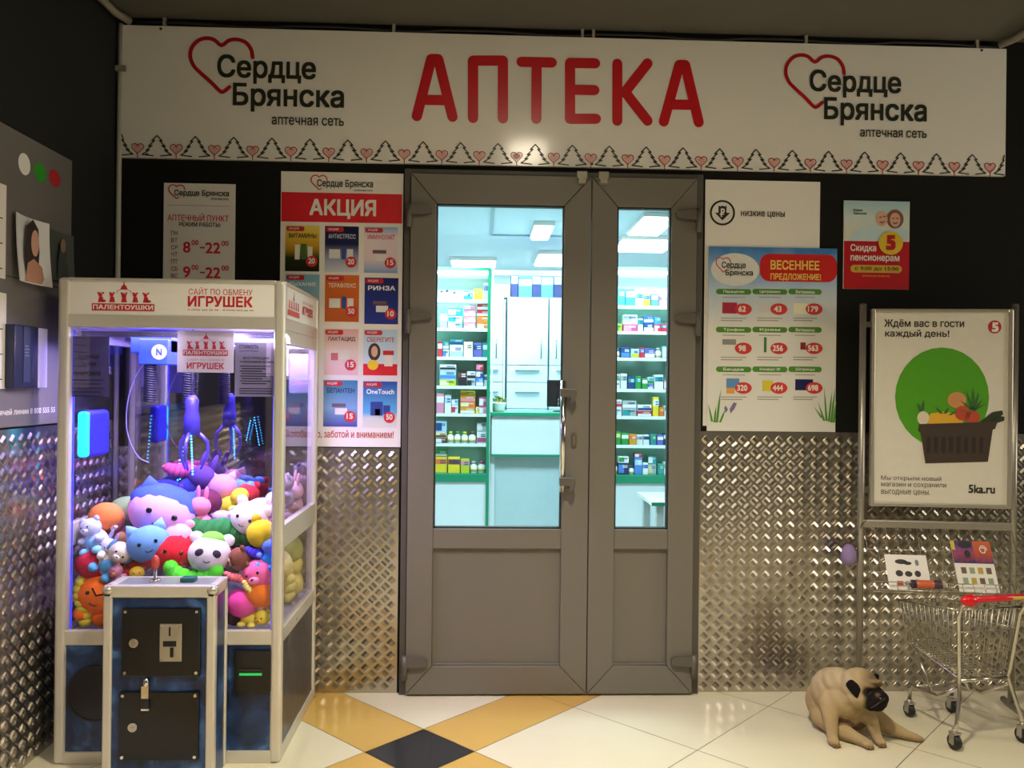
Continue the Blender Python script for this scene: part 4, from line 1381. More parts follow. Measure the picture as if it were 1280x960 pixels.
def toy_logo(bd, bx, mat, par, lay=1, s_text='ПАЛЕНТОУШКИ'):
    """row of five red toy silhouettes, a spired dome and a lettered band, in a photo-pixel box"""
    x0, y0, x1, y1 = bx
    W_, H_ = x1 - x0, y1 - y0
    X0, Z0, X1, Z1 = bd.b4(bx)
    w_, h_ = X1 - X0, Z1 - Z0
    bm = bmesh.new()
    y = bd.y(lay)
    P = lambda a, b: (X0 + a * w_, Z0 + b * h_)
    poly(bm, [P(0, 0), P(1, 0), P(1, .24), P(0, .24)], y)
    for a, kind in ((.14, 0), (.32, 1), (.51, 2), (.69, 3), (.86, 4)):
        c = P(a, .42)
        r = w_ * .032
        poly(bm, [P(a - .045, .28), P(a + .05, .28), P(a + .03, .46), P(a - .025, .46)], y)
        disc(bm, c[0] - r * .2, c[1] + h_ * .1, r, r, y - .0002, 12)
        for s in (-1, 1):
            disc(bm, c[0] + s * r * (.9 if kind % 2 else 1.2), c[1] + h_ * .16, r * .5, r * .55, y, 10)
        if kind in (0, 4):
            poly(bm, [P(a + .03, .28), P(a + .09, .30), P(a + .07, .36), P(a + .03, .36)], y)
        if kind == 2:
            poly(bm, [P(a - .035, .44), P(a - .05, .60), P(a - .015, .5), P(a + .015, .5), P(a + .05, .60), P(a + .035, .44)], y)
    poly(bm, [P(.45, .70), P(.57, .70), P(.55, .80), P(.52, .86), P(.515, 1), P(.505, 1), P(.50, .86), P(.47, .80)], y)
    for s in (-1, 1):
        stroke(bm, [P(.51 + s * .05, .70), P(.51 + s * .10, .66), P(.51 + s * .12, .58)], w_ * .008, y)
    o = obj('toy_logo', bm, mat, par)
    bm = bmesh.new(); text(bm, s_text, X0 + w_ * .02, Z0 + h_ * .045, X1 - w_ * .02, Z0 + h_ * .2, y - .0009, .03)
    obj('logo_lettering', bm, PAPER, par if par.parent and par.parent.parent else o)
    return o


toy_logo(MB_, (114, 349.5, 192, 389), REDP, hd)
MB_.text('header_lettering', [('САЙТ ПО ОБМЕНУ', (235, 358.5, 315, 369))], REDP, 1, hd, .0)
MB_.text('header_lettering', [('ИГРУШЕК', (234, 369.5, 315, 384))], REDP, 1, hd, .03)
MB_.text('telephone_lettering', [('8 (900) 355 55 78 – 8 (950) 555 20 94', (234, 386, 316, 389.5))], M('#b0703a', .4), 1, hd, .01)
bm = bmesh.new(); box(bm, HW - .02, HW - .008, PW * .8, DP - PW * .8, zH0, zH1); sh = obj('side_header_panel', bm, WHITEPRINT, cm)
# side print, facing +x
def side_bm_fn(fn):
    bm = bmesh.new(); fn(bm)
    for v in bm.verts:
        x, y, z = v.co
        v.co = (HW - .008 - y, x, z)
    return bm
def sl(bm):
    y = -.0012
    L0, zA = .07, zH0
    h = zH1 - zH0
    poly(bm, [(L0, zA + h * .12), (L0 + .2, zA + h * .12), (L0 + .2, zA + h * .3), (L0, zA + h * .3)], y)
    for k in range(5):
        cx = L0 + .03 + k * .037
        poly(bm, [(cx - .012, zA + h * .34), (cx + .012, zA + h * .34), (cx + .008, zA + h * .5), (cx - .008, zA + h * .5)], y)
        disc(bm, cx, zA + h * .54, .009, .009, y - .0002, 10)
    poly(bm, [(L0 + .085, zA + h * .64), (L0 + .115, zA + h * .64), (L0 + .104, zA + h * .78), (L0 + .1, zA + h * .95), (L0 + .096, zA + h * .78)], y)
    text(bm, 'САЙТ ПО ОБМЕНУ', .32, zA + h * .66, .53, zA + h * .8, y)
    text(bm, 'ИГРУШЕК', .32, zA + h * .3, .53, zA + h * .6, y, .03)
obj('side_print', side_bm_fn(sl), M('#cf5a55', .4), sh)

# glazing, mirror
bm = bmesh.new(); box(bm, -HW + PW * .8, HW - PW * .8, .012, .016, zG0, zR0); obj('front_glass', bm, CASEGLASS, cm)
for s in (-1, 1):
    bm = bmesh.new()
    a = s * (HW - .012); b = s * (HW - .016)
    box(bm, min(a, b), max(a, b), PW * .8, DP - PW * .8, zM1, zR0 - .05)
    box(bm, min(a, b), max(a, b), PW * .8, DP - PW * .8, zG0, zM0)
    obj('side_glass', bm, CASEGLASS, cm)
bm = bmesh.new(); box(bm, -HW + PW, HW - PW, -.003, .003, zG0, zR0); obj('rear_glass', bm, coated_glass('rear_glass', '#f2f0f8', .48, .03), cm, loc=(0, DP - .045, 0), rot=(0, 0, math.radians(3.4)))
bm = bmesh.new(); box(bm, -HW + PW, HW - PW, DP - .011, DP - .004, .05, zG0); obj('rear_board', bm, M('#2a2a30', .5), cm)

# base panels
bm = bmesh.new(); box(bm, -HW + PW * .8, HW - PW * .8, .010, .03, .045, zB0); obj('front_base_panel', bm, BLUE, cm)
for s in (-1, 1):
    bm = bmesh.new()
    a = s * (HW - .010); b = s * (HW - .03)
    box(bm, min(a, b), max(a, b), PW * .8, DP - PW * .8, .045, zB0)
    sp_ = obj('side_base_panel', bm, marble_mat('grey_marble', '#23252f', '#33353f', '#4c4d57') if s > 0 else BLUE, cm)
    if s > 0:
        p = atx(372, 774, MX1)
        bm = bmesh.new(); lathe(bm, [(.008, HW - .012), (.008, HW - .004), (.004, HW - .002)], 'X', (0, p.y - MY0, p.z), 12); obj('screw', bm, CHROME, sp_)
# prize opening: dark half disc flap at the lower front
c = aty(116, 868, MY0); e = aty(83, 868, MY0)
r_ = c.x - e.x
bm = bmesh.new()
disc(bm, c.x - MXC, c.z, r_, r_ * 1.05, .006, 40, depth=.004)
pf = obj('prize_flap', bm, M('#0d0d10', .3), cm)
bm = bmesh.new()
stroke(bm, [(c.x - MXC + r_ * math.cos(a * PI / 20), c.z + r_ * 1.05 * math.sin(a * PI / 20)) for a in range(40)], .006, .004, True, depth=.003)
obj('flap_rim', bm, M('#1a1a1e', .4), pf)
# bill acceptor
a, b = aty(293, 813, MY0), aty(338, 865, MY0)
bm = bmesh.new(); box(bm, a.x - MXC, b.x - MXC, -.006, .012, b.z, a.z); ba = obj('bill_acceptor', bm, M('#0c0c0d', .3), cm, bevel=.003)
bm = bmesh.new(); box(bm, a.x - MXC + .02, b.x - MXC - .03, -.0065, -.006, b.z + .062, b.z + .071); obj('lit_slot', bm, M('#1fae55', .3, 0, 0, emit=.7), ba)
bm = bmesh.new(); box(bm, a.x - MXC + .02, b.x - MXC - .03, -.012, -.006, b.z + .08, b.z + .086); obj('slot_lip', bm, M('#2a2a2a', .3), ba)

# ---- control box
BY = -.84
bx0, bx1, bz = -1.285 - MXC, -.905 - MXC, .682
by0, by1 = BY - MY0, 0
cb = thing('control_box', (0, 0, 0), None, None)
cb.parent = cm
P2 = .030
bm = bmesh.new()
for x in (bx0, bx1 - P2):
    box(bm, x, x + P2, by0, by0 + P2, 0, bz - .002)
box(bm, bx0, bx0 + .02, by1 - .02, by1, 0, bz - .002); box(bm, bx1 - .02, bx1, by1 - .02, by1, 0, bz - .002)
box(bm, bx0, bx1, by0, by0 + P2, bz - .042, bz)
box(bm, bx0, bx0 + P2, by0 + P2, by1, bz - .042, bz); box(bm, bx1 - P2, bx1, by0 + P2, by1, bz - .042, bz)
box(bm, bx0, bx1, by1 - .012, by1, bz - .03, bz)
obj('aluminium_edging', bm, FR, cb, bevel=.010, seg=3)
bm = bmesh.new()
for x in (bx0 + P2 / 2 - .002, bx1 - P2 / 2 + .002):
    ell(bm, (x, by0 + P2 / 2, bz - .017), (.022, .022, .019))
obj('corner_cap', bm, M('#c6c0b2', .25, .7), cb)
bm = bmesh.new(); box(bm, bx0 + .01, bx1 - .01, by0 + .008, by0 + .02, .0, bz - .04); obj('front_panel', bm, BLUE, cb)
for x in (bx0 + .006, bx1 - .012):
    bm = bmesh.new(); box(bm, x, x + .006, by0 + .01, by1, .0, bz - .035); obj('side_panel', bm, BLUE, cb)
bm = bmesh.new(); box(bm, bx0 + P2 * .7, bx1 - P2 * .7, by0 + P2 * .7, by1 - .01, bz - .014, bz - .004); obj('top_plate', bm, M('#8d938c', .3, .2), cb)
# joystick and button
j = aty(194, 728, -.755)
jx, jy = aty(194, 728, -.755).x - MXC, -.755 - MY0
bm = bmesh.new(); lathe(bm, [(.02, bz - .004), (.018, bz + .004), (.006, bz + .006), (.005, bz + .045)], 'Z', (jx, jy, 0), 16); jo = obj('joystick', bm, CHROME, cb)
bm = bmesh.new(); ell(bm, (jx, jy, bz + .062), (.0145, .0145, .026)); obj('red_knob', bm, M('#b8443e', .25), cb)
kx = aty(236, 728, -.755).x - MXC
bm = bmesh.new(); box(bm, kx - .025, kx + .025, jy - .02, jy + .02, bz - .004, bz + .012); obj('push_button', bm, M('#0f5a57', .3), cb, bevel=.004)
CBRD = Board(cm, BY, 'y', -(by0 + .008))
def cpx(px, py):
    p = aty(px, py, BY); return p.x - MXC, p.z
for (pa, pb, nm) in (((153, 760), (250, 845), 'coin_door'), ((149.5, 865), (248, 950), 'cash_door')):
    a, b = cpx(*pa), cpx(*pb)
    bm = bmesh.new(); box(bm, a[0], b[0], by0 - .004, by0 + .008, b[1], a[1]); dr = obj(nm, bm, M('#0a0a0b', .28), cb, bevel=.003)
    bm = bmesh.new()
    for x in (a[0] + .012, b[0] - .012):
        for z in (a[1] - .012, b[1] + .012):
            lathe(bm, [(.0055, by0 - .007), (.0055, by0 - .004)], 'Y', (x, 0, z), 12)
    for v in bm.verts: v.co.x += 0
    obj('screws', bm, CHROME, cb)
def small(fn, name, mat, par=cb, **k):
    bm = bmesh.new(); fn(bm); return obj(name, bm, mat, par, **k)
for px, py in ((168.5, 803), (167, 908)):
    x, z = cpx(px, py)
    small(lambda bm: (lathe(bm, [(.0155, by0 - .012), (.0155, by0 - .004)], 'Y', (x, 0, z), 20), box(bm, x - .007, x + .007, by0 - .0135, by0 - .012, z - .0015, z + .0015)), 'key_lock', M('#b9b4a8', .25, .9))
a, b = cpx(201, 779), cpx(228, 826)
w_, h_ = b[0] - a[0], a[1] - b[1]
small(lambda bm: box(bm, a[0], b[0], by0 - .010, by0 - .004, b[1], a[1]), 'coin_mechanism', M('#b5ada0', .3, .8), bevel=.002)
small(lambda bm: (box(bm, a[0] + w_ * .42, a[0] + w_ * .50, by0 - .0108, by0 - .0095, b[1] + h_ * .68, b[1] + h_ * .92),
                  box(bm, a[0] + w_ * .16, a[0] + w_ * .76, by0 - .0108, by0 - .0095, b[1] + h_ * .40, b[1] + h_ * .55),
                  box(bm, a[0] + w_ * .48, a[0] + w_ * .64, by0 - .0108, by0 - .0095, b[1] + h_ * .12, b[1] + h_ * .38)), 'coin_slots', BLACK)
small(lambda bm: [lathe(bm, [(.003, by0 - .012), (.003, by0 - .009)], 'Y', (x_, 0, z_), 8) for x_ in (a[0] + .008, b[0] - .008) for z_ in (b[1] + .008, a[1] - .008)], 'rivets', CHROME)
x, z = cpx(183, 868)
small(lambda bm: (box(bm, x - .012, x + .012, by0 - .014, by0 + .008, z - .01, z + .032), ell(bm, (x, by0 - .004, z + .04), (.011, .01, .018)), box(bm, x - .0135, x + .0135, by0 - .012, by0 - .003, z - .052, z - .042)), 'hasp_latch', CHROME)
small(lambda bm: box(bm, x - .013, x + .013, by0 - .016, by0 - .004, z - .044, z - .01), 'padlock_body', M('#17171a', .3))

# ---- inside the case: gantry, claw, lamps, placards
def ip(px, py, y):
    p = aty(px, py, y); return Vector((p.x - MXC, y - MY0, p.z))
bm = bmesh.new()
for y in (.12, .5):
    box(bm, -HW + .03, HW - .03, y, y + .02, zR0 - .028, zR0 - .008)
obj('gantry_rail', bm, M('#8c8aa0', .3, .8), cm)
a, b = ip(163, 411, -.40), ip(213, 456, -.40)
bm = bmesh.new(); box(bm, a.x, b.x, a.y, a.y + .12, b.z + .045, zR0 - .004); gt = obj('carriage', bm, M('#2d4ed6', .4), cm, bevel=.006)
bm = bmesh.new(); box(bm, a.x + .045, b.x, a.y - .03, a.y + .10, b.z, b.z + .1); obj('carriage_box', bm, M('#2a4ae0', .4), gt, bevel=.004)
c = ip(199, 440, -.43)
bm = bmesh.new(); disc(bm, c.x, c.z, .03, .03, a.y - .0315, 24, depth=.001); obj('round_sticker', bm, M('#b9b4ec', .4), gt)
bm = bmesh.new(); text(bm, 'N', c.x - .011, c.z - .014, c.x + .011, c.z + .014, a.y - .0328, .03); obj('sticker_mark', bm, M('#2a54a8', .4), gt)


def coil(px0, py0, py1, y, R_, turns, name='coiled_cord', mat=None):
    A, Bq = ip(px0, py0, y), ip(px0, py1, y)
    n = turns * 10
    bm = bmesh.new()
    tube(bm, [(A.x + R_ * math.cos(k * PI / 5), A.y + R_ * math.sin(k * PI / 5), A.z + (Bq.z - A.z) * k / n) for k in range(n + 1)], .0045, 6)
    return obj(name, bm, mat or M('#15142a', .4), gt)


coil(188, 456, 502, -.40, .020, 16)
coil(236, 462, 510, -.38, .022, 16)
bm = bmesh.new()
tube(bm, [ip(a_, b_, -.36) for a_, b_ in smooth_line([(184, 450), (170, 470), (160, 500), (158, 532), (164, 556), (174, 572), (186, 578)], 4)], .0023, 6)
obj('loop_cord', bm, M('#8d86c0', .4), gt)
K = ip(240, 500, -.40)
zt_, zb_ = ip(240, 500, -.40).z, ip(240, 543, -.40).z
bm = bmesh.new(); tube(bm, [(K.x, K.y, zt_ + .28), (K.x, K.y, zt_)], .004, 6); hgr = obj('claw_cable', bm, M('#3d3b52', .4), gt)
bm = bmesh.new(); lathe(bm, [(.012, zt_ + .02), (.026, zt_), (.024, zt_ - .04), (.030, zt_ - .07), (.033, zb_)], 'Z', (K.x, K.y, 0), 18); cl = obj('claw_body', bm, M('#3a2fae', .35), cm)
LED = M('#3fb4ff', .4, 0, 0, emit=7)
for k in range(3):
    a_ = k * 2 * PI / 3 + .5
    d = Vector((math.cos(a_), math.sin(a_), 0))
    pts = [Vector((K.x, K.y, zb_ + .01)) + d * .022, Vector((K.x, K.y, zb_ - .03)) + d * .06, Vector((K.x, K.y, zb_ - .085)) + d * .064, Vector((K.x, K.y, zb_ - .14)) + d * .035]
    bm = bmesh.new(); tube(bm, pts, [.008, .008, .007, .004], 8); obj('claw_prong', bm, M('#6a5ad0', .3, .6), cl)
bm = bmesh.new()
for k in range(14):
    ell(bm, (K.x + .012 + .0006 * k, K.y - .040, zb_ - .004 - k * .0115), .0036, None, 6, 4)
obj('claw_lights', bm, LED, cl)
def leds(name, pts_, r=.0035):
    bm = bmesh.new()
    for p in pts_: ell(bm, p, r, None, 6, 4)
    return obj(name, bm, LED, cm)
def line(p, q, n): return [p.lerp(q, k / (n - 1)) for k in range(n)]
leds('light_string_and_reflection', line(ip(189, 520, -.10), ip(184, 577, -.10), 14))
leds('light_string_and_reflection', line(ip(318, 522, -.12), ip(324, 556, -.12), 11), .0017)  # this row and the next: glowing dots standing for strings reflected in glass
leds('light_string_and_reflection', line(ip(313, 526, -.12), ip(308, 550, -.12), 9), .0017)
leds('light_string_and_reflection', line(ip(226, 560, -.12), ip(222, 600, -.12), 9))
leds('corner_light', [ip(84, 413.5, -.66), ip(87, 413, -.65)], .006)
STRIP = M('#3a48ff', .4, 0, 0, emit=.8)
bm = bmesh.new()
for s in (-1, 1):
    x = s * (HW - PW - .004)
    box(bm, x - .002, x + .002, .030, .034, zG0, zR0 - .01)
obj('light_strip', bm, STRIP, cm, label='blue light strip')
bm = bmesh.new(); tube(bm, [(.12, .30, zR0 - .02), (HW - .05, .30, zR0 - .02)], .012, 10); obj('tube_lamp', bm, M('#f3e6ff', .4, 0, 0, emit=6), cm)
# added glowing box standing for an LED's reflection
l0, l1 = atx(91, 513, MX0 + .06), atx(121, 572, MX0 + .06)
l0.y += .10; l1.y += .10; l0.z -= .004; l1.z += .004
bm = bmesh.new()
box(bm, -HW + .024, -HW + .066, l0.y - MY0 + .02, l1.y - MY0, l1.z, l0.z)
sl_ = obj('led_reflection', bm, M('#2a2ad0', .3), cm, bevel=.018, seg=4)
bm = bmesh.new(); box(bm, -HW + .026, -HW + .064, l0.y - MY0, l0.y - MY0 + .03, l1.z + .004, l0.z - .004)
obj('lit_edge', bm, M('#22d8ff', .3, 0, 0, emit=1.6), sl_, bevel=.012, seg=3)
# placards
IN_ = Board(cm, MY0 + .03, 'y', -.03)
pl = IN_.rect('white_placard', (222, 413, 292, 466), M('#e9e2ee', .5), 0, cm)
toy_logo(IN_, (229, 414.5, 285, 445), M('#cc3a58', .4), pl, 1.5)
IN_.text('placard_lettering', [('САЙТ ПО ОБМЕНУ', (234, 447.5, 281, 451.5))], M('#c06a80', .4), 1, pl, .0)
IN_.text('placard_lettering', [('ИГРУШЕК', (233.5, 453, 280, 461.5))], M('#c93a4c', .4), 1, pl, .03)
sh = IN_.rect('instruction_sheet_and_reflection', (294, 428, 343, 496), M('#8f8aa4', .5), 0, cm)
IN_.text('sheet_lettering', [('СТОИМОСТЬ', (299, 431, 323, 436)), ('одной игры', (299, 437.5, 323, 440)), ('ИНСТРУКЦИЯ', (304, 446, 336, 450)), ('по использованию автомата', (300, 451, 342, 454))], M('#1f1b38', .5), 1, sh, .02)
IN_.rect('sheet_lines', [(300 + 2 * (q % 2), 457 + q * 3.1, 338 - 5 * (q % 3), 458.6 + q * 3.1) for q in range(8)] + [(299, 485 + q * 3, 340, 486.6 + q * 3) for q in range(3)], M('#2a2644', .5), 1, sh)
IN_.rect('price_sticker', (333, 428, 345, 470), M('#cfc2ee', .5), 1, cm)
sh = IN_.rect('instruction_sheet_and_reflection', (84, 420, 136, 496), M('#3c3768', .5), 0, cm)  # darker copy standing for the other sheet's reflection in the glass
IN_.text('sheet_lettering', [('ИНСТРУКЦИЯ', (97, 444, 124, 449)), ('по игре', (102, 453, 120, 458)), ('на автомате', (92, 464, 126, 470))], M('#15122c', .5), 1, sh, .02)
IN_.rect('sheet_lines', [(90 + q % 2, 474 + q * 5, 130 - 4 * (q % 2), 476 + q * 5) for q in range(5)], M('#1a1638', .5), 1, sh)
# chute guard: a clear panel slanting from the front glass
gA, gB, gC = ip(88, 600, -.50), ip(100, 650, -.48), ip(150, 760, -.62)
bm = bmesh.new()
box(bm, -HW + .19, -HW + .193, .02, .22, zG0, .86)
obj('chute_guard', bm, CASEGLASS, cm)

# ================================================================ THE PLUSH TOYS
def soft(hexc): return M(hexc, .95, 0, .07, 60, .25, 0, .2)
EYE = M('#121214', .15)


def plush(name, label, px, py, y, size, kind, body, acc, rot=(0, 0, 0), muz=None, ear='round', face=True, squash=1.0, blush=None):
    p = aty(px, py, y)
    s = size
    r = thing(name, p, label, 'plush toy', 'plush toys piled in the claw machine', rot=[math.radians(a) for a in rot])
    def part(nm, mat, *els):
        bm = bmesh.new()
        for c, rad in els:
            ell(bm, [k * s for k in c], [k * s for k in rad] if hasattr(rad, '__len__') else rad * s, None, 16, 10)
        return obj(nm, bm, mat, r)
    mb, ma = soft(body), soft(acc)
    if kind == 'sit':
        part('body', mb, ((0, .02, -.22), (.27, .23, .30)))
        hd_ = part('head', mb, ((0, -.03, .2), (.29, .26, .25)))
        hc, hr = (0, -.03, .2), (.29, .26, .25)
        for sx in (-1, 1):
            part('arm', mb, ((sx * .27, -.10, -.12), (.10, .17, .10)))
            part('foot', ma, ((sx * .2, -.2, -.42), (.12, .17, .11)))
        part('belly', ma, ((0, -.09, -.22), (.19, .145, .21)))
    elif kind == 'head':
        hd_ = part('head', mb, ((0, 0, 0), (.5, .42, .44 * squash)))
        hc, hr = (0, 0, 0), (.5, .42, .44 * squash)
    elif kind == 'lie':       # lying along x, head at +x
        part('body', mb, ((-.18, .03, -.02), (.36, .23, .22)))
        hd_ = part('head', mb, ((.26, -.04, .03), (.22, .21, .20)))
        hc, hr = (.26, -.04, .03), (.22, .21, .20)
        for sx in (-1, 1):
            part('foot', ma, ((-.3 + .32 * (sx > 0), -.17, -.16), (.12, .13, .08)))
        part('tail', ma, ((-.5, .02, .05), (.12, .07, .07)))
    elif kind == 'long':
        els = [((-.42 + .84 * k / 6, .0, -.03 * math.sin(k * 1.05)), (.13, .155 * squash + .06 * math.sin(PI * (k + .5) / 7), .12 * squash + .08 * math.sin(PI * (k + .5) / 7))) for k in range(7)]
        part('body', mb, *els)
        part('tip', ma, ((-.54, 0, 0), (.06, .05, .05)))
        hc, hr = (.36, -.02, .03), (.15, .15, .14)
    elif kind == 'crescent':
        part('body', mb, *[((.45 * math.cos(a), 0, -.2 * math.sin(a)), (.15, .17, .19)) for a in [PI * k / 8 for k in range(9)]])
        hc, hr = (0, 0, -.2), (.15, .17, .19)
        part('tip', ma, ((-.46, 0, .12), .09), ((.46, 0, .12), .09))
    if kind in ('sit', 'head', 'lie'):
        for sx in (-1, 1):
            c = Vector(hc)
            if ear == 'round':
                e_ = part('ear', mb, ((c.x + sx * hr[0] * .72, c.y + .03, c.z + hr[2] * .82), (hr[0] * .32, hr[1] * .2, hr[2] * .34)))
            elif ear == 'point':
                bm = bmesh.new()
                lathe(bm, [(hr[0] * .38, 0), (hr[0] * .22, hr[2] * .32), (.004, hr[2] * .62)], 'Z', (0, 0, 0), 12)
                bmesh.ops.scale(bm, vec=(s, s * .6, s), verts=bm.verts)
                bmesh.ops.rotate(bm, cent=(0, 0, 0), matrix=Matrix.Rotation(sx * .45, 3, 'Y'), verts=bm.verts)
                bmesh.ops.translate(bm, vec=((c.x + sx * hr[0] * .55) * s, (c.y + .03) * s, (c.z + hr[2] * .68) * s), verts=bm.verts)
                obj('ear', bm, ma, r, smooth=True)
            elif ear == 'long':
                part('ear', mb, ((c.x + sx * hr[0] * .42, c.y + .05, c.z + hr[2] * 1.4), (hr[0] * .22, hr[1] * .16, hr[2] * .75)))
            elif ear == 'flop':
                part('ear', ma, ((c.x + sx * hr[0] * .98, c.y - .0, c.z + hr[2] * .05), (hr[0] * .2, hr[1] * .35, hr[2] * .62)))
    if face:
        c = Vector(hc)
        for sx in (-1, 1):
            ex, ez = sx * hr[0] * .36, hr[2] * .14
            ey = -hr[1] * math.sqrt(max(0, 1 - (ex / hr[0]) ** 2 - (ez / hr[2]) ** 2))
            part('eye', EYE, ((c.x + ex, c.y + ey, c.z + ez), (hr[0] * .085, hr[1] * .06, hr[2] * .11)))
        if muz:
            part('muzzle', soft(muz), ((c.x, c.y - hr[1] * .86, c.z - hr[2] * .26), (hr[0] * .36, hr[1] * .28, hr[2] * .28)))
            part('nose', EYE, ((c.x, c.y - hr[1] * 1.12, c.z - hr[2] * .16), (hr[0] * .09, hr[1] * .07, hr[2] * .07)))
        else:
            bm = bmesh.new()
            ms = []
            for k in range(7):
                a = -1.0 + k / 3
                mx_, mz_ = hr[0] * .16 * a, -hr[2] * (.34 - .08 * a * a)
                my_ = -hr[1] * math.sqrt(max(0, 1 - (mx_ / hr[0]) ** 2 - (mz_ / hr[2]) ** 2)) - .004
                ms.append(((c.x + mx_) * s, (c.y + my_) * s, (c.z + mz_) * s))
            tube(bm, ms, .010 * s, 6)
            obj('stitched_mouth', bm, EYE, r)
    if blush:
        part('cap', soft(blush), ((hc[0], hc[1] + .07, hc[2] + hr[2] * .28), (hr[0] * 1.04, hr[1] * .98, hr[2] * .86)))
    return r


def sz(px, y): return 1.13 * px * (y - CAM.y) / FPX


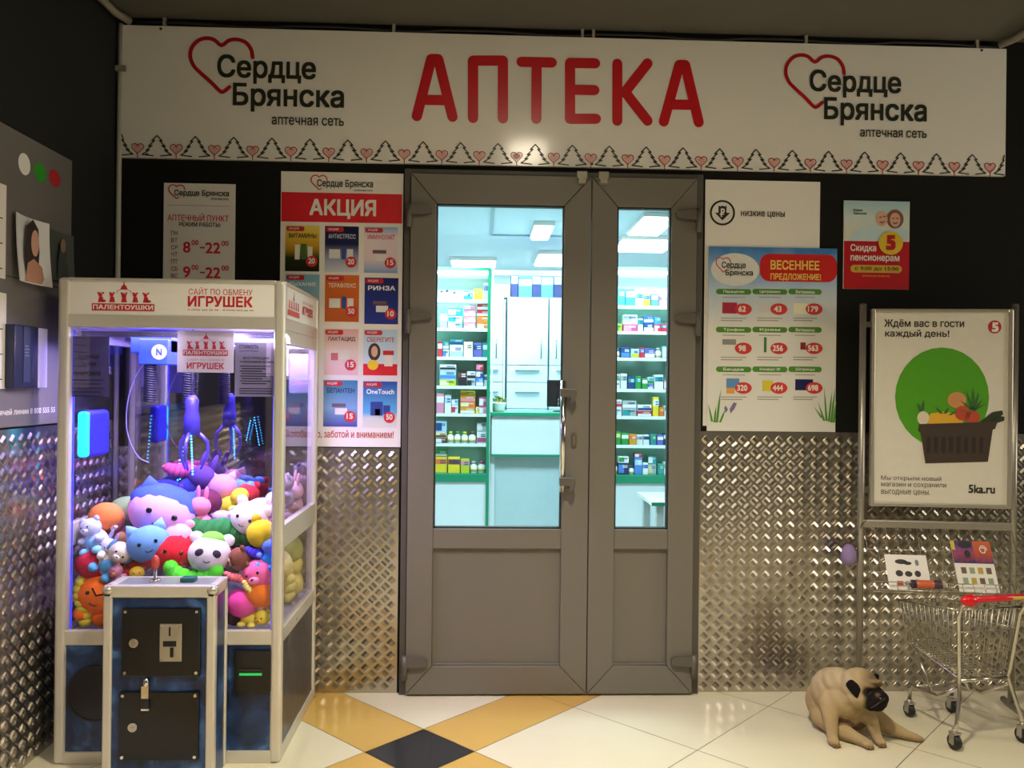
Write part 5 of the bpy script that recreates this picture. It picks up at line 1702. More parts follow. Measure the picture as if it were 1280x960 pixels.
TOYS = [
    # front row at the glass, bottom to top
    ('plush_tiger', 'orange tiger plush with dark brow marks low in the pile by the control box', 113, 756, -.60, 52, 'head', '#ee6f1e', '#f08a3a', (0, 20, 10), None, 'round'),
    ('plush_caterpillar', 'yellow ribbed caterpillar plush standing at the bottom edge of the front glass', 82, 764, -.615, 50, 'long', '#d8cf3a', '#e5de6a', (0, 85, 0), None, 'round', False),
    ('plush_dog', 'small white and blue dog plush above the yellow caterpillar', 92, 730, -.60, 26, 'sit', '#d8dde6', '#6f8fd6', (0, -20, 10), '#f0eef2', 'flop'),
    ('plush_bear', 'dark red bear plush lying under the chute panel', 122, 718, -.50, 50, 'lie', '#a81c24', '#c02a30', (0, 10, 20), None, 'round', False),
    ('plush_ball', 'red and violet round plush at the front pillar', 90, 706, -.60, 34, 'head', '#b8203a', '#8a2ac8', (0, 20, 0), None, 'none', False),
    ('plush_ball', 'deep violet round plush behind the red ball', 115, 698, -.55, 34, 'head', '#7c1fc4', '#5a18a8', (0, 0, 0), None, 'none', False),
    ('plush_mouse', 'small dusky pink mouse plush with an orange nose beside the control box', 148, 720, -.62, 28, 'sit', '#c98a9c', '#d9a0a8', (0, -30, -10), '#ef9a4a', 'round'),
    ('plush_duckling', 'tiny yellow duckling plush between mouse and red plush', 171, 716, -.62, 16, 'head', '#efc32a', '#f0a02a', (0, 0, 20), None, 'none'),
    ('plush_bear', 'red plush bear with rounded back in the middle of the pile', 180, 702, -.57, 48, 'lie', '#b51f26', '#c93036', (0, -8, -15), None, 'round', False),
    ('plush_ladybird', 'round bright red ladybird plush between blue cat and panda', 217, 693, -.57, 46, 'head', '#c81f2a', '#e8e2e6', (-10, 10, 15), None, 'round'),
    ('plush_crescent', 'bright lime green crescent plush just above the control box', 242, 712, -.62, 54, 'crescent', '#59f02a', '#6ff24a', (0, 6, 0), None, 'none', False),
    ('plush_panda', 'white panda plush face with dark ringed eyes above the lime crescent', 262, 693, -.59, 46, 'head', '#efe6ee', '#e0c8b8', (-6, 8, 10), None, 'round'),
    ('plush_monkey', 'brown plush monkey curled beside the panda face', 295, 700, -.58, 44, 'sit', '#7c4a38', '#a0684c', (20, 70, -20), '#b98a6a', 'round'),
    ('plush_fish', 'flat salmon pink plush fin near the box corner', 294, 722, -.625, 24, 'long', '#f07a80', '#ef9298', (0, 25, 10), None, 'none', False),
    ('plush_pig', 'bright pink pig plush face at the right end of the front glass', 323, 718, -.61, 38, 'head', '#f26a9c', '#f78fb4', (0, -20, -12), '#f58fb2', 'point'),
    ('plush_chick', 'orange and blue plush chick under the pink pig', 325, 742, -.615, 34, 'head', '#ef7d1e', '#f0b04a', (0, 15, 10), None, 'none', False),
    ('plush_ball', 'magenta round plush beside the control box', 302, 754, -.62, 36, 'head', '#e84aa4', '#f07ab8', (0, 0, 0), None, 'none', False),
    ('plush_lion', 'pale yellow plush paw poking out under the pink pig', 311, 736, -.645, 20, 'long', '#ecdc7a', '#e8c84a', (0, 55, 0), None, 'none', False),
    ('plush_lion', 'yellow lion plush lying on the floor of the case', 318, 776, -.615, 40, 'lie', '#e0cc3a', '#efe06a', (0, 0, -15), '#f0b43a', 'round'),
    ('plush_mole', 'dark brown plush mole in the bottom corner beside the yellow lion', 294, 778, -.60, 26, 'head', '#3a2228', '#4a2c30', (0, 0, 0), None, 'round', False),
    ('plush_dolphin', 'violet and blue plush dolphin above the pink pig', 322, 692, -.60, 28, 'long', '#4a3ad0', '#3a8af0', (0, 20, 0), None, 'none', False),
    ('plush_robot', 'light blue plush at the front pillar', 338, 690, -.60, 34, 'sit', '#6f8ff0', '#3aa8f8', (0, 10, 0), None, 'round', False),
    ('plush_bee', 'yellow olive plush bee over the light blue plush', 331, 668, -.57, 36, 'head', '#d8c02a', '#8a9a4a', (0, 20, -10), None, 'round', False),
    # second tier
    ('plush_bear', 'ice blue plush bear lit cyan beside the left pillar', 97, 668, -.58, 40, 'sit', '#cfd8f4', '#8ac8f0', (0, -15, -15), '#e8eef8', 'round'),
    ('plush_rabbit', 'white rabbit plush with lilac ears in the pile', 127, 676, -.57, 42, 'lie', '#dcd4ec', '#c8c0e4', (0, 30, -20), None, 'long'),
    ('plush_dog', 'cream dog plush with a blue body beside the light blue cat', 143, 697, -.60, 44, 'sit', '#e6dcc4', '#5aa8d0', (10, 45, 20), '#efe6d2', 'flop'),
    ('plush_cat', 'light blue cat plush with pointed ears in the middle of the pile', 186, 680, -.58, 46, 'head', '#6fa4e0', '#8abcec', (-5, -12, 20), None, 'point'),
    ('plush_bear', 'orange and pink round plush with its back turned', 113, 646, -.50, 36, 'head', '#ef8648', '#f08c9c', (0, 0, 0), None, 'none', False),
    ('plush_pig', 'pink round plush touching the orange one', 133, 648, -.49, 30, 'head', '#f084ac', '#f29abc', (0, 0, 0), None, 'none', False),
    ('plush_frog', 'olive green round plush frog with a yellow tip behind the orange ball', 152, 643, -.42, 46, 'head', '#86a070', '#c8b458', (0, 0, 0), None, 'none', False),
    ('plush_fox', 'brown fox plush with a red cap in front of the green frog', 147, 663, -.52, 40, 'sit', '#8a4a44', '#e0a878', (0, -30, 20), '#e8c8b0', 'point', True, 1, '#c8382a'),
    ('plush_cat', 'big lilac cat plush wearing a blue hood', 204, 642, -.45, 74, 'head', '#d8a8e4', '#4a62d0', (0, 20, 15), None, 'point', True, .85, '#4660d4'),
    ('plush_pig', 'pale pink pig plush tucked between blue cat and cucumber', 221, 671, -.53, 36, 'head', '#eeb4cc', '#f2c4d6', (0, 0, 10), '#f0a0c0', 'round'),
    ('plush_rabbit', 'rose pink rabbit plush with one ear up', 250, 642, -.46, 42, 'sit', '#ee88b0', '#f2a4c2', (0, 5, -15), None, 'long', False),
    ('plush_cucumber', 'long dark green cucumber plush across the pile', 277, 665, -.52, 74, 'long', '#2f7a3e', '#6fa84a', (0, 6, -8), None, 'none', False, 1.15),
    ('plush_avocado', 'bright green plush pear peeking under the cucumber', 265, 680, -.575, 32, 'head', '#7ab84a', '#5a9a3a', (0, 0, 0), None, 'none', False),
    ('plush_sheep', 'white sheep plush with grey patch above the cucumber', 312, 648, -.50, 42, 'head', '#ecdce8', '#c0b0c8', (0, 20, -10), None, 'round'),
    ('plush_whale', 'pale lilac whale plush resting on the cucumber', 283, 645, -.47, 32, 'lie', '#d8c0f0', '#e4d4f4', (0, 0, 0), None, 'none'),
    ('plush_duck', 'yellow duck plush near the top of the pile', 290, 628, -.38, 48, 'lie', '#e2d23e', '#ecde5a', (0, -30, -10), None, 'none', False),
    ('plush_bird', 'small plush bird in blue, cream and red under the yellow duck', 300, 636, -.46, 26, 'lie', '#6aa0d8', '#d8b078', (0, -25, 0), '#b83a3a', 'none', False),
    ('plush_seal', 'pale cream seal plush by the right-hand glass', 330, 630, -.44, 44, 'lie', '#dcc8d0', '#e6d6da', (0, -20, 20), None, 'none', False),
    ('plush_crab', 'red crab plush at the top of the pile', 310, 617, -.34, 28, 'head', '#b8303a', '#d84a4a', (0, 0, 0), None, 'round', False),
    ('plush_penguin', 'blue and black plush penguin on the crest of the pile', 305, 607, -.28, 32, 'lie', '#6a94dc', '#20264a', (0, 10, 0), None, 'none'),
    ('plush_pig', 'pink pig plush with pointed ears on the crest', 278, 609, -.28, 34, 'head', '#eca4c4', '#f0b8d0', (0, 0, 10), None, 'point', False),
    ('plush_pony', 'pale pink plush pony close to the right-hand glass', 338, 645, -.46, 28, 'sit', '#ecc4e0', '#f0a0b8', (0, 20, 0), None, 'point', False),
    # back of the pile under the claw
    ('plush_elephant', 'dusky blue plush elephant at the back under the claw', 222, 612, -.22, 62, 'lie', '#3a3e9c', '#4a4eb0', (0, 0, 10), None, 'flop', False),
    ('plush_dragon', 'violet plush dragon with a pale spike at the back of the pile', 252, 606, -.24, 52, 'sit', '#6a4a9c', '#b09ac8', (0, 20, 0), None, 'long', False),
    ('plush_bird', 'hot pink plush bird lying on top below the claw', 232, 588, -.22, 42, 'long', '#f0669c', '#f490b4', (0, 10, 0), None, 'none', False),
    ('plush_turtle', 'maroon plush turtle in the shadowed back of the pile', 258, 628, -.36, 34, 'head', '#6a2c4a', '#823a58', (0, 0, 0), None, 'none', False),
    ('plush_mouse', 'grey lilac mouse plush high against the side window', 357, 612, -.30, 40, 'sit', '#a894b0', '#c0a8bc', (0, 0, -60), None, 'round'),
    ('plush_rabbit', 'pale rose rabbit plush against the side window', 368, 622, -.18, 42, 'sit', '#d4a8b0', '#e0c0c4', (0, 15, -60), None, 'long'),
    # seen through the lower side window
    ('plush_bear', 'brick red plush bear behind the lower side window', 362, 692, -.25, 44, 'sit', '#b04a40', '#c0645a', (0, 10, -80), None, 'round', False),
    ('plush_banana', 'pale yellow banana plush upright behind the lower side window', 352, 716, -.36, 62, 'long', '#dcd070', '#c8b850', (0, 75, 0), None, 'none', False),
    ('plush_chick', 'cream chick plush behind the lower side window', 357, 706, -.40, 38, 'head', '#e8d88a', '#d8c060', (0, 0, -60), None, 'none', False),
    ('plush_fox', 'orange plush fox at the bottom of the lower side window', 342, 752, -.47, 40, 'sit', '#d87a4a', '#e8b88a', (0, 0, -60), None, 'point', False),
    ('plush_pear', 'yellow green plush pear at the far end of the lower side window', 374, 684, -.15, 44, 'head', '#b0b45a', '#98a04a', (0, 0, 0), None, 'none', False),
    ('plush_lion', 'butter yellow lion plush low behind the lower side window', 368, 725, -.22, 50, 'sit', '#e0cf6a', '#e8dc92', (0, 0, -70), None, 'round', False),
]
toys = {}
for tt in TOYS:
    name, label, px, py, y, sp, kind, body, acc, rot, muz, ear = tt[:12]
    face = tt[12] if len(tt) > 12 else True
    sq = tt[13] if len(tt) > 13 else 1.0
    bl = tt[14] if len(tt) > 14 else None
    toys[label] = plush(name, label, px, py, y, sz(sp, y), kind, body, acc, rot, muz, ear, face, sq, bl)
# panda eye patches, tiger brows
t = toys['white panda plush face with dark ringed eyes above the lime crescent']
s = sz(46, -.59)
for sx in (-1, 1):
    bm = bmesh.new(); ell(bm, (sx * .19 * s, -.365 * s, .06 * s), (.11 * s, .05 * s, .09 * s), (0, sx * .4, 0), 14, 8); obj('eye_patch', bm, soft('#3a3444'), t)
t = toys['orange tiger plush with dark brow marks low in the pile by the control box']
s = sz(52, -.60)
for c_, r_ in (((-.18, -.12, -.45), (.17, .2, .15)), ((.2, -.12, -.45), (.17, .2, .15))):
    bm = bmesh.new(); ell(bm, [k * s for k in c_], [k * s for k in r_], None, 14, 9); obj('foot', bm, soft('#ee6f1e'), t)
bm = bmesh.new(); tube(bm, [(-.13 * s, -.375 * s, .18 * s), (.0, -.42 * s, .07 * s), (.15 * s, -.38 * s, .15 * s)], .018 * s, 6); obj('brow_mark', bm, soft('#2a1a14'), t)

# every toy stays inside the case
ts = [(toys[tt[1]], sz(tt[5], tt[4]) * .34) for tt in TOYS]
for it in range(60):
    for i in range(len(ts)):
        for j in range(i):
            (a, ra), (b, rb) = ts[i], ts[j]
            d = (a.location - b.location).length
            if d < (ra + rb) * .92:
                far = a if a.location.y > b.location.y else b
                if -.55 < far.location.y < -.16:
                    v = far.location - CAM
                    far.location = CAM + v * (1 + .0035 / v.y)
lo, hi = Vector((MX0 + .032, MY0 + .024, zG0 - .005)), Vector((MX1 - .026, MY1 - .09, 1.4))
for t in toys.values():
    R_ = t.rotation_euler.to_matrix()
    ps = [R_ @ v.co for ch in t.children for v in ch.data.vertices]
    mn = [min(p[i] for p in ps) for i in range(3)]
    mx = [max(p[i] for p in ps) for i in range(3)]
    for i in range(3):
        t.location[i] = min(max(t.location[i], lo[i] - mn[i]), hi[i] - mx[i])

# ================================================================ THE POSTER STAND
sl_, sr_ = aty(1077.5, 500, -.12), aty(1268, 500, -.20)
ang = math.atan2(sr_.y - sl_.y, sr_.x - sl_.x)
SO = Vector(((sl_.x + sr_.x) / 2, (sl_.y + sr_.y) / 2, 0))
st = thing('poster_stand', SO, 'grey metal poster stand with a wire leaflet rack against the tread plate', 'display stand', rot=(0, 0, ang))


class MBoard(Board):
    """board on a freely turned plane"""
    def __init__(s, root, mat, base=0.0):
        s.root, s.base, s.m, s.inv = root, base, mat, mat.inverted()

    def q3(s, px, py, off=0.0):
        n = s.m.to_3x3() @ Vector((0, 1, 0))
        p0 = s.m @ Vector((0, off, 0))
        d = ray(px, py)
        return s.inv @ (CAM + d * ((p0 - CAM).dot(n) / d.dot(n)))

    def q(s, px, py):
        v = s.q3(px, py)
        return Vector((v.x, v.z))


SM = Matrix.Translation(SO) @ Matrix.Rotation(ang, 4, 'Z')
SB = MBoard(st, SM)
hw = (sr_.xy - sl_.xy).length / 2
ztop = SB.q(1170, 381).y
POLE = M('#a39d90', .35, .7, .04)
for s in (-1, 1):
    bm = bmesh.new(); tube(bm, [(s * hw, 0, .012), (s * hw, 0, ztop)], .0145, 14); pl = obj('pole', bm, POLE, st)
    bm = bmesh.new(); tube(bm, [(s * hw, -.16, .014), (s * hw, .07, .014)], .013, 12); obj('foot', bm, POLE, st)
    bm = bmesh.new(); ell(bm, (s * hw, 0, ztop), (.0145, .0145, .006)); obj('cap', bm, M('#55524b', .5), pl)
x0, z0, x1, z1 = SB.b4((1089, 386, 1263, 636))
bm = bmesh.new()
fw = .017
for a, b, c, d in ((x0, x0 + fw, z0, z1), (x1 - fw, x1, z0, z1), (x0 + fw, x1 - fw, z0, z0 + fw), (x0 + fw, x1 - fw, z1 - fw, z1)):
    box(bm, a, b, -.014, .012, c, d)
obj('poster_frame', bm, M('#b3ac9e', .35, .6), st, bevel=.004)
bm = bmesh.new()
for s in (-1, 1):
    for z in (z0 + .07, z1 - .07):
        a, b = sorted((s * hw, x0 if s < 0 else x1))
        box(bm, a, b, -.006, .006, z - .012, z + .012)
obj('clamp', bm, M('#6a665d', .4, .6), st)
bm = bmesh.new(); box(bm, x0 + fw * .5, x1 - fw * .5, -.004, .006, z0 + fw * .5, z1 - fw * .5); po = obj('poster_sheet', bm, M('#d8d3c4', .3), st)
SB.base = .004
DK = M('#2d2d26', .4)
GRN = M('#4f9a1c', .4)
SB.text('greeting_lettering', [('Ждём вас в гости', (1105, 399, 1204.5, 411)), ('каждый день!', (1106, 412, 1186, 423))], DK, 1, po, .018)
SB.disc('green_disc', [(1119, 434, 1235, 560)], GRN, 1, po)
ld = SB.disc('red_logo', [(1234.5, 400.5, 1251, 417)], M('#b5281e', .4), 1, po)
SB.text('logo_number', [('5', (1239, 403, 1247.5, 415))], PAPER, 2, ld, .05, )
SB.poly('pictured_basket', [[(1148, 530), (1246, 527), (1243, 536), (1240, 537), (1234, 577), (1156, 579), (1150, 540), (1147, 539)]], M('#3d2f26', .5), 3, po)
SB.rect('basket_slots', [(1158 + k * 9.4, 546, 1162 + k * 9.4, 566) for k in range(8)], M('#2a1f19', .5), 4, po)
SB.poly('pictured_bananas', [[(1159, 530), (1162, 517), (1180, 514), (1204, 521), (1203, 529)]], M('#d9a62a', .5), 2.5, po)
SB.disc('pictured_garlic', [(1146, 514, 1161, 531)], M('#d8cbb4', .5), 2.4, po)
SB.disc('pictured_melon', [(1184, 490, 1207, 510)], M('#c98a54', .5), 2, po)
SB.disc('pictured_tomatoes', [(1193, 507, 1212, 526), (1206, 513, 1224, 530)], M('#b5452c', .5), 2.6, po)
lv = []
for x, y, dx, dy in ((1214, 512, -7, -24), (1215, 512, 1, -28), (1216, 512, 7, -22), (1214, 512, -15, -12), (1217, 512, 16, -8), (1213, 516, -17, -5), (1216, 514, 12, -16), (1150, 514, -4, -11), (1152, 513, 2, -14), (1176, 517, -8, -9), (1180, 517, 5, -8), (1186, 519, 10, -6)):
    lv.append([(x - 1.8, y), (x + dx * .5 - 1.5, y + dy * .5), (x + dx, y + dy), (x + dx * .5 + 2, y + dy * .5), (x + 2.4, y)])
SB.poly('pictured_leaves', lv, M('#35602a', .5), 2.8, po)
SB.poly('pictured_courgettes', [[(1222, 529), (1240, 515), (1252, 513), (1253, 518), (1238, 528)], [(1230, 530), (1250, 520), (1255, 521), (1254, 526), (1238, 531)]], M('#26331a', .5), 2.9, po)
SB.text('small_lettering', [('Мы открыли новый', (1101, 594, 1176, 602.5)), ('магазин и сохранили', (1101, 603, 1182, 611)), ('выгодные цены.', (1101, 611.5, 1162, 620))], M('#57544a', .4), 1, po, .005)
SB.text('web_address', [('5ka.ru', (1210, 605.5, 1243, 617))], DK, 1, po, .03)
# crossbar and leaning wire rack
zc = SB.q(1170, 656).y
bm = bmesh.new(); box(bm, -hw - .0, hw + .0, -.012, .012, zc - .017, zc + .017); obj('crossbar', bm, M('#a9a396', .35, .6), st, bevel=.005)
TH = math.radians(27)
WIRE = M('#bdb7a8', .3, .85)
bm = bmesh.new()
dn = Vector((0, -math.sin(TH), -math.cos(TH)))
fwd_ = Vector((0, -math.cos(TH), math.sin(TH)))
top = Vector((0, -.010, zc - .015))
L_ = .285
n = 14
for k in range(n + 1):
    x = -hw + .012 + (2 * hw - .024) * k / n
    a = top + Vector((x, 0, 0))
    b = a + dn * L_
    c = b + fwd_ * .035
    d = c - dn * .035
    tube(bm, [a, b, c, d], .0018, 5)
for p in (top + dn * .1, top + dn * .2, top + dn * L_, top + dn * L_ + fwd_ * .035, top + dn * L_ + fwd_ * .035 - dn * .035):
    tube(bm, [p + Vector((-hw + .01, 0, 0)), p + Vector((hw - .01, 0, 0))], .0022, 5)
obj('wire_rack', bm, WIRE, st)
RM = SM @ Matrix.Translation(top + fwd_ * .008) @ Matrix.Rotation(-TH, 4, 'X')


def leaflet(name, label, p_tl, p_br, mat):
    tmpb = MBoard(None, RM)
    a, b = tmpb.q(*p_tl), tmpb.q(*p_br)
    zb = -L_ + .006
    org = RM @ Vector(((a.x + b.x) / 2, 0, zb))
    r = thing(name, org, label, 'leaflet', rot=RM.to_euler())
    m = Matrix.Translation(org) @ RM.to_3x3().to_4x4()
    hw_ = (b.x - a.x) / 2
    bm = bmesh.new(); box(bm, -hw_, hw_, -.003, 0, 0, a.y - zb); obj('sheet', bm, mat, r)
    return MBoard(r, m, .003), hw_, a.y - zb


L1, w1, h1 = leaflet('leaflet', 'white leaflet with small black pictures standing in the wire rack', (1105, 693), (1166, 745), PAPER)
def lrect(L, nm, fr, mat, lay=1):
    bm = bmesh.new()
    for (x0, z0, x1, z1) in fr:
        poly(bm, [(x0, z0), (x1, z0), (x1, z1), (x0, z1)], L.y(lay), depth=.0004)
    return obj(nm, bm, mat, L.root)
def ldisc(L, nm, fr, mat, lay=1):
    bm = bmesh.new()
    for (x, z, rx, rz) in fr: disc(bm, x, z, rx, rz, L.y(lay), 14, depth=.0004)
    return obj(nm, bm, mat, L.root)
ldisc(L1, 'pictured_goods', [(w1 * a, h1 * b, w1 * c, h1 * d) for a, b, c, d in ((-.25, .80, .3, .07), (.05, .76, .2, .05), (-.42, .47, .18, .09), (.02, .46, .18, .08), (.46, .47, .15, .09))], M('#1d1b18', .4))
ldisc(L1, 'pictured_details', [(w1 * a, h1 * b, w1 * c, h1 * d) for a, b, c, d in ((.5, .78, .09, .09), (.38, .25, .13, .07), (-.1, .2, .16, .06))], M('#77726a', .4))
lrect(L1, 'red_patch', [(-w1 * .6, h1 * .14, -w1 * .3, h1 * .26)], M('#b53a34', .4))
L2, w2, h2 = leaflet('leaflet', 'purple and orange leaflet with rows of pictures standing in the wire rack', (1187, 676), (1250, 742), PAPER)
lrect(L2, 'purple_field', [(-w2, h2 * .56, w2 * .1, h2)], ramp_mat('leaflet_print', ((0, '#2a1d5a'), (.45, '#a03a4c'), (.7, '#6a3a86'), (1, '#2a1c34')), .35, 'Z', .5, 5))
lrect(L2, 'orange_field', [(w2 * .1, h2 * .56, w2, h2)], ramp_mat('leaflet_print', ((0, '#4a2a66'), (.4, '#b5482c'), (1, '#c8602c')), .35, 'Z', .4, 4))
ldisc(L2, 'dark_patch', [(-w2 * .3, h2 * .92, w2 * .35, h2 * .07), (-w2 * .25, h2 * .74, w2 * .16, h2 * .08)], M('#241c26', .4), 2)
bm = bmesh.new()
stroke(bm, [(w2 * .58 + .016 * math.cos(a * .45) * (1 - a * .03), h2 * .83 + .02 * math.sin(a * .45) * (1 - a * .03)) for a in range(20)], .004, L2.y(2))
obj('white_emblem', bm, PAPER, L2.root)
lrect(L2, 'yellow_edge', [(-w2 * 1.0, h2 * .82, -w2 * .82, h2)], M('#c8b82a', .4), 2)
gx = []
for r_ in range(2):
    for k in range(4):
        gx.append((-w2 * .72 + k * w2 * .42, h2 * (.36 - .2 * r_), -w2 * .46 + k * w2 * .42, h2 * (.48 - .2 * r_)))
lrect(L2, 'pictured_goods', gx[0::3], M('#6a5240', .4))
lrect(L2, 'pictured_goods', gx[1::3], M('#8a9a7a', .4))
lrect(L2, 'pictured_goods', gx[2::3], M('#b59a34', .4))
a, b = SM.inverted() @ Vector((0, 0, 0)), None
rr = RM @ Vector((0, -.030, -L_ + .028))
ax = SM.to_3x3() @ Vector((1, 0, 0))
c = MBoard(None, Matrix.Translation(rr) @ SM.to_3x3().to_4x4())
l0, l1_ = c.q(1139, 743).x, c.q(1181, 743).x
t = thing('wrapped_roll', rr + ax * ((l0 + l1_) / 2), 'orange and dark wrapped roll lying on the lip of the wire rack', 'roll', rot=(0, 0, ang))
hl = (l1_ - l0) / 2
for nm, a, b, hx in (('orange_wrap', -hl * .75, hl * .3, '#c8623c'), ('dark_wrap', hl * .3, hl * .8, '#4a3440'), ('end_band', -hl, -hl * .75, '#2c2230'), ('end_band', hl * .8, hl, '#a89a90')):
    bm = bmesh.new(); lathe(bm, [(.0165, a), (.0175, a + .001), (.0175, b - .001), (.0165, b)], 'X', (0, 0, 0), 18); obj(nm, bm, M(hx, .35), t)

# lilac pouch hanging on a cord from the left pole
pp = aty(1061, 692, -.11)
t = thing('pouch', (pp.x, pp.y, pp.z - .05), 'small lilac pouch hanging by a dark cord from the stand pole', 'pouch')
bm = bmesh.new(); lathe(bm, [(.006, 0), (.026, .006), (.034, .03), (.031, .06), (.018, .085), (.007, .093)], 'Z', (0, 0, 0), 18)
obj('bag', bm, M('#8f7aa8', .6), t)
bm = bmesh.new()
pc = SB.q3(1077, 650)
pw = SM @ Vector((-hw, -.016, SB.q(1077, 655).y))
o_ = Vector((pp.x, pp.y, pp.z - .05))
q = pw - o_
tube(bm, [(0, 0, .092), (.02, 0, .11), (q.x * .8, q.y * .6, q.z * .8), q, (q.x + .02, q.y + .004, q.z + .02), (q.x + .012, q.y + .018, q.z + .045)], .0022, 6)
obj('cord', bm, BLACK, t)

# ================================================================ THE CHILD'S SHOPPING CART
CO = Vector((1.9945, -.577, 0))
CA = math.radians(11)
ct = thing('shopping_cart', CO, 'small chrome shopping cart with a red handle in front of the poster stand', 'shopping cart', rot=(0, 0, CA))
CH = M('#c9c4b6', .22, .95, .02)
Rm = Matrix.Translation(CO) @ Matrix.Rotation(CA, 4, 'Z')
hzz = aty(1196, 748, -.66).z
# basket corner points (local): near face at y=.0, far face at y=.40
TN, TF, BN, BF = .150, .095, .112, .070
zTN, zTF, zBN, zBF = .535, .470, .262, .300
yN, yNb, yF = .0, .03, .40
def side(u, v, s):
    """u 0 near .. 1 far, v 0 bottom .. 1 top"""
    top_ = Vector((s * (TN + (TF - TN) * u), yN + (yF - yN) * u, zTN + (zTF - zTN) * u))
    bot = Vector((s * (BN + (BF - BN) * u), yNb + (yF - .03 - yNb) * u, zBN + (zBF - zBN) * u))
    return bot.lerp(top_, v)
bm = bmesh.new()
wr = .0017
for s in (-1, 1):
    for k in range(1, 13):
        u = k / 13
        tube(bm, [side(u, 0, s), side(u, 1, s)], wr, 5)
    for v in (.35, .68):
        tube(bm, [side(0, v, s), side(1, v, s)], wr, 5)
for u in (0, 1):
    nn = 11 if u == 0 else 8
    for k in range(1, nn):
        f = k / nn
        tube(bm, [side(u, 0, -1).lerp(side(u, 0, 1), f), side(u, 1, -1).lerp(side(u, 1, 1), f)], wr, 5)
    for v in (.35, .68):
        tube(bm, [side(u, v, -1), side(u, v, 1)], wr, 5)
for k in range(1, 9):
    f = k / 9
    tube(bm, [side(0, 0, -1).lerp(side(0, 0, 1), f), side(1, 0, -1).lerp(side(1, 0, 1), f)], wr, 5)
for k in range(1, 16):
    tube(bm, [side(k / 16, 0, -1), side(k / 16, 0, 1)], wr, 5)
obj('wire_basket', bm, M('#b5ae9c', .3, .9), ct)
bm = bmesh.new()
for v in (0, 1):
    tube(bm, [side(0, v, -1), side(0, v, 1), side(1, v, 1), side(1, v, -1)], .0042, 8, closed=True)
for s in (-1, 1):
    for u in (0, 1):
        tube(bm, [side(u, 0, s), side(u, 1, s)], .0035, 8)
obj('basket_rim', bm, CH, ct)
for s in (-1, 1):
    bm = bmesh.new()
    hp = Vector((s * .165, -.075, hzz))
    tube(bm, [hp, Vector((s * .150, -.02, zTN + .02)), Vector((s * .142, .004, zTN - .03)), Vector((s * .118, .025, zBN + .02)), Vector((s * .113, .03, zBN - .01)), Vector((s * .125, .012, .19)), Vector((s * .150, -.002, .10)), Vector((s * .157, .0, .066))], .0078, 10)
    obj('side_tube', bm, CH, ct)
    bm = bmesh.new()
    tube(bm, [Vector((s * .115, .03, .225)), Vector((s * .105, .15, .145)), Vector((s * .105, .29, .135)), Vector((s * .105, .312, .12)), Vector((s * .105, .314, .072))], .0085, 10)
    tube(bm, [Vector((s * .09, .20, .14)), Vector((s * .075, .33, .30))], .006, 8)
    obj('chassis_tube', bm, CH, ct)
bm = bmesh.new(); tube(bm, [(-.113, .03, zBN - .012), (.113, .03, zBN - .012)], .0075, 8); obj('cross_tube', bm, CH, ct)
bm = bmesh.new(); tube(bm, [(-.105, .29, .135), (.105, .29, .135)], .006, 8); obj('cross_tube', bm, CH, ct)
bm = bmesh.new(); tube(bm, [(-.165, -.075, hzz), (.165, -.075, hzz)], .0125, 14); hd_ = obj('handle', bm, M('#c8202a', .3), ct, label='red handle')
bm = bmesh.new()
for s in (-1, 1):
    ell(bm, (s * .158, -.070, hzz - .004), (.038, .021, .023))
obj('handle_end', bm, M('#d4141c', .3), hd_)
bm = bmesh.new(); box(bm, .02, .075, -.0885, -.08, hzz - .006, hzz + .006); obj('yellow_print', bm, M('#c8b03a', .4), hd_, bevel=.002)
for (x, y, r_, tw) in ((-.157, 0, .030, .1), (.157, 0, .030, -.2), (-.105, .314, .027, .0), (.105, .314, .027, .15)):
    bm = bmesh.new()
    rot_ = Matrix.Rotation(tw, 4, 'Z')
    def loc_(p): return (x + p[0], y + p[1], p[2])
    box(bm, x - .015, x + .015, y - .018, y + .016, r_ * 2 + .002, r_ * 2 + .008)
    for s in (-1, 1):
        box(bm, x + s * .014 - .002, x + s * .014 + .002, y - .012, y + .012, r_ * .8, r_ * 2 + .004)
    lathe(bm, [(.012, r_ * 2 + .006), (.010, r_ * 2 + .02)], 'Z', (x, y, 0), 12)
    fk = obj('caster', bm, M('#b5b0a4', .3, .8), ct)
    bm = bmesh.new(); lathe(bm, [(r_ * .5, x - .011), (r_ * .94, x - .0105), (r_, x - .006), (r_, x + .006), (r_ * .94, x + .0105), (r_ * .5, x + .011)], 'X', (0, y, r_ + .0006), 22); obj('wheel', bm, M('#1a1917', .5), fk)
    bm = bmesh.new(); lathe(bm, [(r_ * .42, x - .0125), (r_ * .42, x + .0125)], 'X', (0, y, r_), 14); obj('hub', bm, M('#8d887c', .35, .5), fk)

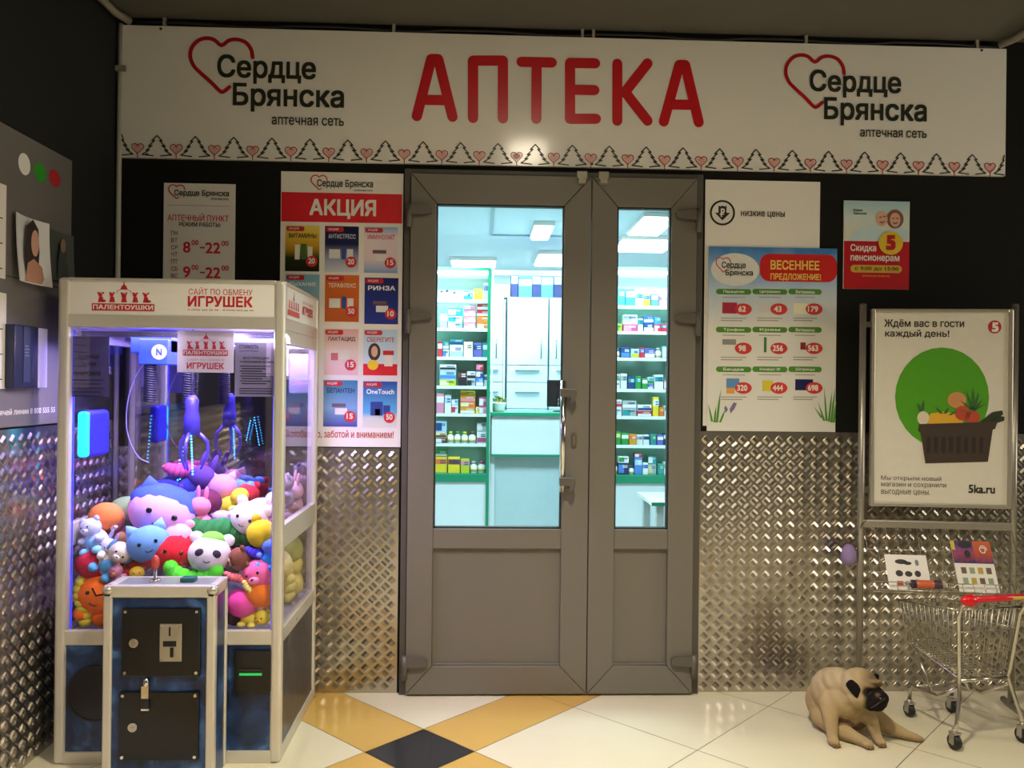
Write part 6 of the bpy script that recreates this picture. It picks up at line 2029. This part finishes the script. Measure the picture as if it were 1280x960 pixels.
# ================================================================ THE PUG
def blobs_to_mesh(name, parts, voxel, smooth_it, colour, mat, parent):
    """one continuous skin grown over overlapping tapered limbs and rounds"""
    bm = bmesh.new()
    for p in parts:
        if p[0] == 'e':
            ell(bm, p[1], p[2], p[3] if len(p) > 3 else None, 20, 14)
        else:
            pts, rs = p[1], p[2]
            n = 8
            for i in range(len(pts) - 1):
                a, b = Vector(pts[i]), Vector(pts[i + 1])
                for k in range(n + 1):
                    f = k / n
                    ell(bm, a.lerp(b, f), rs[i] + (rs[i + 1] - rs[i]) * f, None, 14, 9)
    me = bpy.data.meshes.new(name)
    bm.to_mesh(me)
    bm.free()
    o = bpy.data.objects.new(name, me)
    COL.objects.link(o)
    m = o.modifiers.new('r', 'REMESH'); m.mode = 'VOXEL'; m.voxel_size = voxel; m.use_smooth_shade = True
    m = o.modifiers.new('s', 'SMOOTH'); m.factor = .5; m.iterations = smooth_it
    dg = bpy.context.evaluated_depsgraph_get()
    me2 = bpy.data.meshes.new_from_object(o.evaluated_get(dg))
    bpy.data.objects.remove(o)
    ca = me2.color_attributes.new('Col', 'FLOAT_COLOR', 'POINT')
    for i, v in enumerate(me2.vertices):
        ca.data[i].color = (*colour(v.co), 1)
    for p in me2.polygons: p.use_smooth = True
    me2.materials.append(mat)
    o = bpy.data.objects.new(name, me2)
    COL.objects.link(o)
    o.parent = parent
    return o


DO = atz(1066, 922, 0)
DO.y += .03
dog = thing('pug_dog', DO, 'fawn pug dog with a black muzzle sitting on the tiles', 'dog')
V = Vector
D_ = [
    ('e', (-.035, .085, .100), (.105, .105, .100)),        # rump
    ('e', (-.050, .040, .160), (.090, .090, .092), (.3, 0, 0)),        # back and ribs
    ('e', (-.030, -.020, .148), (.088, .070, .078)),         # chest
    ('e', (-.048, .000, .212), (.066, .066, .055)),         # neck folds
    ('e', (-.020, -.058, .165), (.060, .040, .030)),       # collar of loose skin
    ('e', (.006, -.066, .222), (.074, .066, .066)),          # skull
    ('e', (.006, -.094, .188), (.060, .046, .044)),         # near cheek
    ('e', (.052, -.086, .188), (.044, .044, .042)),        # far cheek
    ('e', (.048, -.120, .190), (.050, .032, .034)),       # muzzle
    ('e', (.026, -.126, .172), (.028, .026, .028)),        # near jowl
    ('e', (.074, -.110, .172), (.022, .026, .026)),        # far jowl
    ('e', (.050, -.118, .157), (.032, .028, .016)),        # chin
    ('e', (.018, -.122, .240), (.030, .014, .011), (0, .3, 0)),        # brow
    ('e', (.060, -.110, .240), (.022, .014, .010), (0, -.25, 0)),
    ('e', (.040, -.122, .256), (.030, .014, .009)),        # forehead fold
    ('e', (.048, -.136, .212), (.022, .012, .008)),        # fold over the nose
    ('e', (.006, -.130, .198), (.012, .012, .020)),        # cheek fold
    ('l', [(-.095, -.020, .140), (-.102, -.058, .085), (-.104, -.076, .036), (-.106, -.088, .018)], [.040, .030, .022, .021]),
    ('e', (-.108, -.100, .015), (.024, .027, .015)),
    ('l', [(.030, -.030, .130), (.056, -.066, .080), (.068, -.080, .034), (.072, -.090, .018)], [.038, .028, .021, .020]),
    ('e', (.075, -.102, .014), (.022, .026, .014)),
    ('l', [(-.085, .05, .060), (-.060, -.035, .034), (-.020, -.085, .026), (.008, -.112, .018)], [.055, .036, .024, .020]),
    ('e', (.014, -.124, .015), (.023, .023, .015)),
    ('l', [(.035, .070, .085), (.100, .020, .062), (.160, -.035, .036), (.205, -.060, .022), (.232, -.070, .016)], [.060, .046, .027, .019, .016]),
    ('e', (.240, -.074, .013), (.024, .016, .013)),
    ('e', (.0, .02, .095), (.09, .085, .09)),
]
fawn, dark, mid, pale = V((.47, .34, .17)), V((.014, .010, .008)), V((.15, .09, .05)), V((.62, .50, .32))
def blend(c, t, p, ctr, r0, r1, k=1.0, sc=(1, 1, 1)):
    d = V([(p[i] - ctr[i]) * sc[i] for i in range(3)]).length
    return c.lerp(t, max(0, min(1, (r1 - d) / (r1 - r0))) * k)
def dcol(p):
    c = fawn.copy()
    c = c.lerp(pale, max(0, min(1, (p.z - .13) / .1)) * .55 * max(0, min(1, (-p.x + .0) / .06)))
    n_ = math.sin(p.x * 95 + p.z * 40) * math.sin(p.y * 80 - p.z * 60)
    c = c.lerp(V((.33, .22, .12)), max(0, n_) * .35)               # brindled patches
    c = blend(c, mid, p, (.040, -.100, .235), .034, .066, .85)        # dusky forehead
    c = blend(c, dark, p, (.050, -.128, .180), .050, .066)
    for e in ((.012, -.128, .216), (.070, -.108, .216)):
        c = blend(c, dark, p, e, .018, .028, .95)
    c = blend(c, V((.22, .15, .10)), p, (.042, -.148, .214), .004, .014, .6)
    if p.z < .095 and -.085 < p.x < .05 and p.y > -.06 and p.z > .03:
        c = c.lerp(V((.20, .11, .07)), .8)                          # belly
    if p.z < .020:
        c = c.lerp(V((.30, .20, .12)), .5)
    return c
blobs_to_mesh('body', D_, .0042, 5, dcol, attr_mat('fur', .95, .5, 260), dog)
DKF = soft('#100c0a')
for (c, r_, rt) in (((-.036, -.112, .236), (.030, .011, .044), (-.30, .25, -.35)), ((.076, -.060, .252), (.018, .011, .028), (.2, -.4, .8))):
    bm = bmesh.new(); ell(bm, c, r_, rt, 18, 12)
    for v in bm.verts:                                           # a folded flap, narrower at its hanging tip
        k = (c[2] - v.co.z) / r_[2]
        v.co.x = c[0] + (v.co.x - c[0]) * (1 - .78 * max(0, k)) + .006 * max(0, k)
        v.co.y -= .008 * max(0, k)
        if k < 0:
            v.co.z = c[2] + (v.co.z - c[2]) * .55
    obj('ear', bm, DKF, dog, label='black folded ear')
for c in ((.014, -.134, .216), (.068, -.120, .216)):
    bm = bmesh.new(); ell(bm, c, .0098, None, 14, 9); obj('eye', bm, M('#0a0706', .05), dog)
bm = bmesh.new(); ell(bm, (.056, -.149, .200), (.013, .009, .008), None, 14, 9); obj('nose', bm, M('#0b0909', .22), dog)
bm = bmesh.new(); tube(bm, [(.014, -.150, .164), (.034, -.153, .178), (.052, -.151, .190), (.070, -.140, .178), (.084, -.128, .164)], .0024, 6); obj('mouth_line', bm, soft('#4a3d36'), dog)
for (x, y) in ((-.106, -.128), (.073, -.129), (.016, -.145)):
    bm = bmesh.new()
    for k in (-1, 0, 1):
        ell(bm, (x + k * .011, y + abs(k) * .003 + .002, .0085), (.0062, .008, .0075), None, 10, 7)
    obj('toes', bm, soft('#7d6142'), dog)
bm = bmesh.new()
tube(bm, [(-.02, .185, .10), (.01, .205, .13), (.035, .19, .145), (.03, .17, .135)], [.018, .016, .013, .010], 8)
obj('curled_tail', bm, soft('#a8824e'), dog)
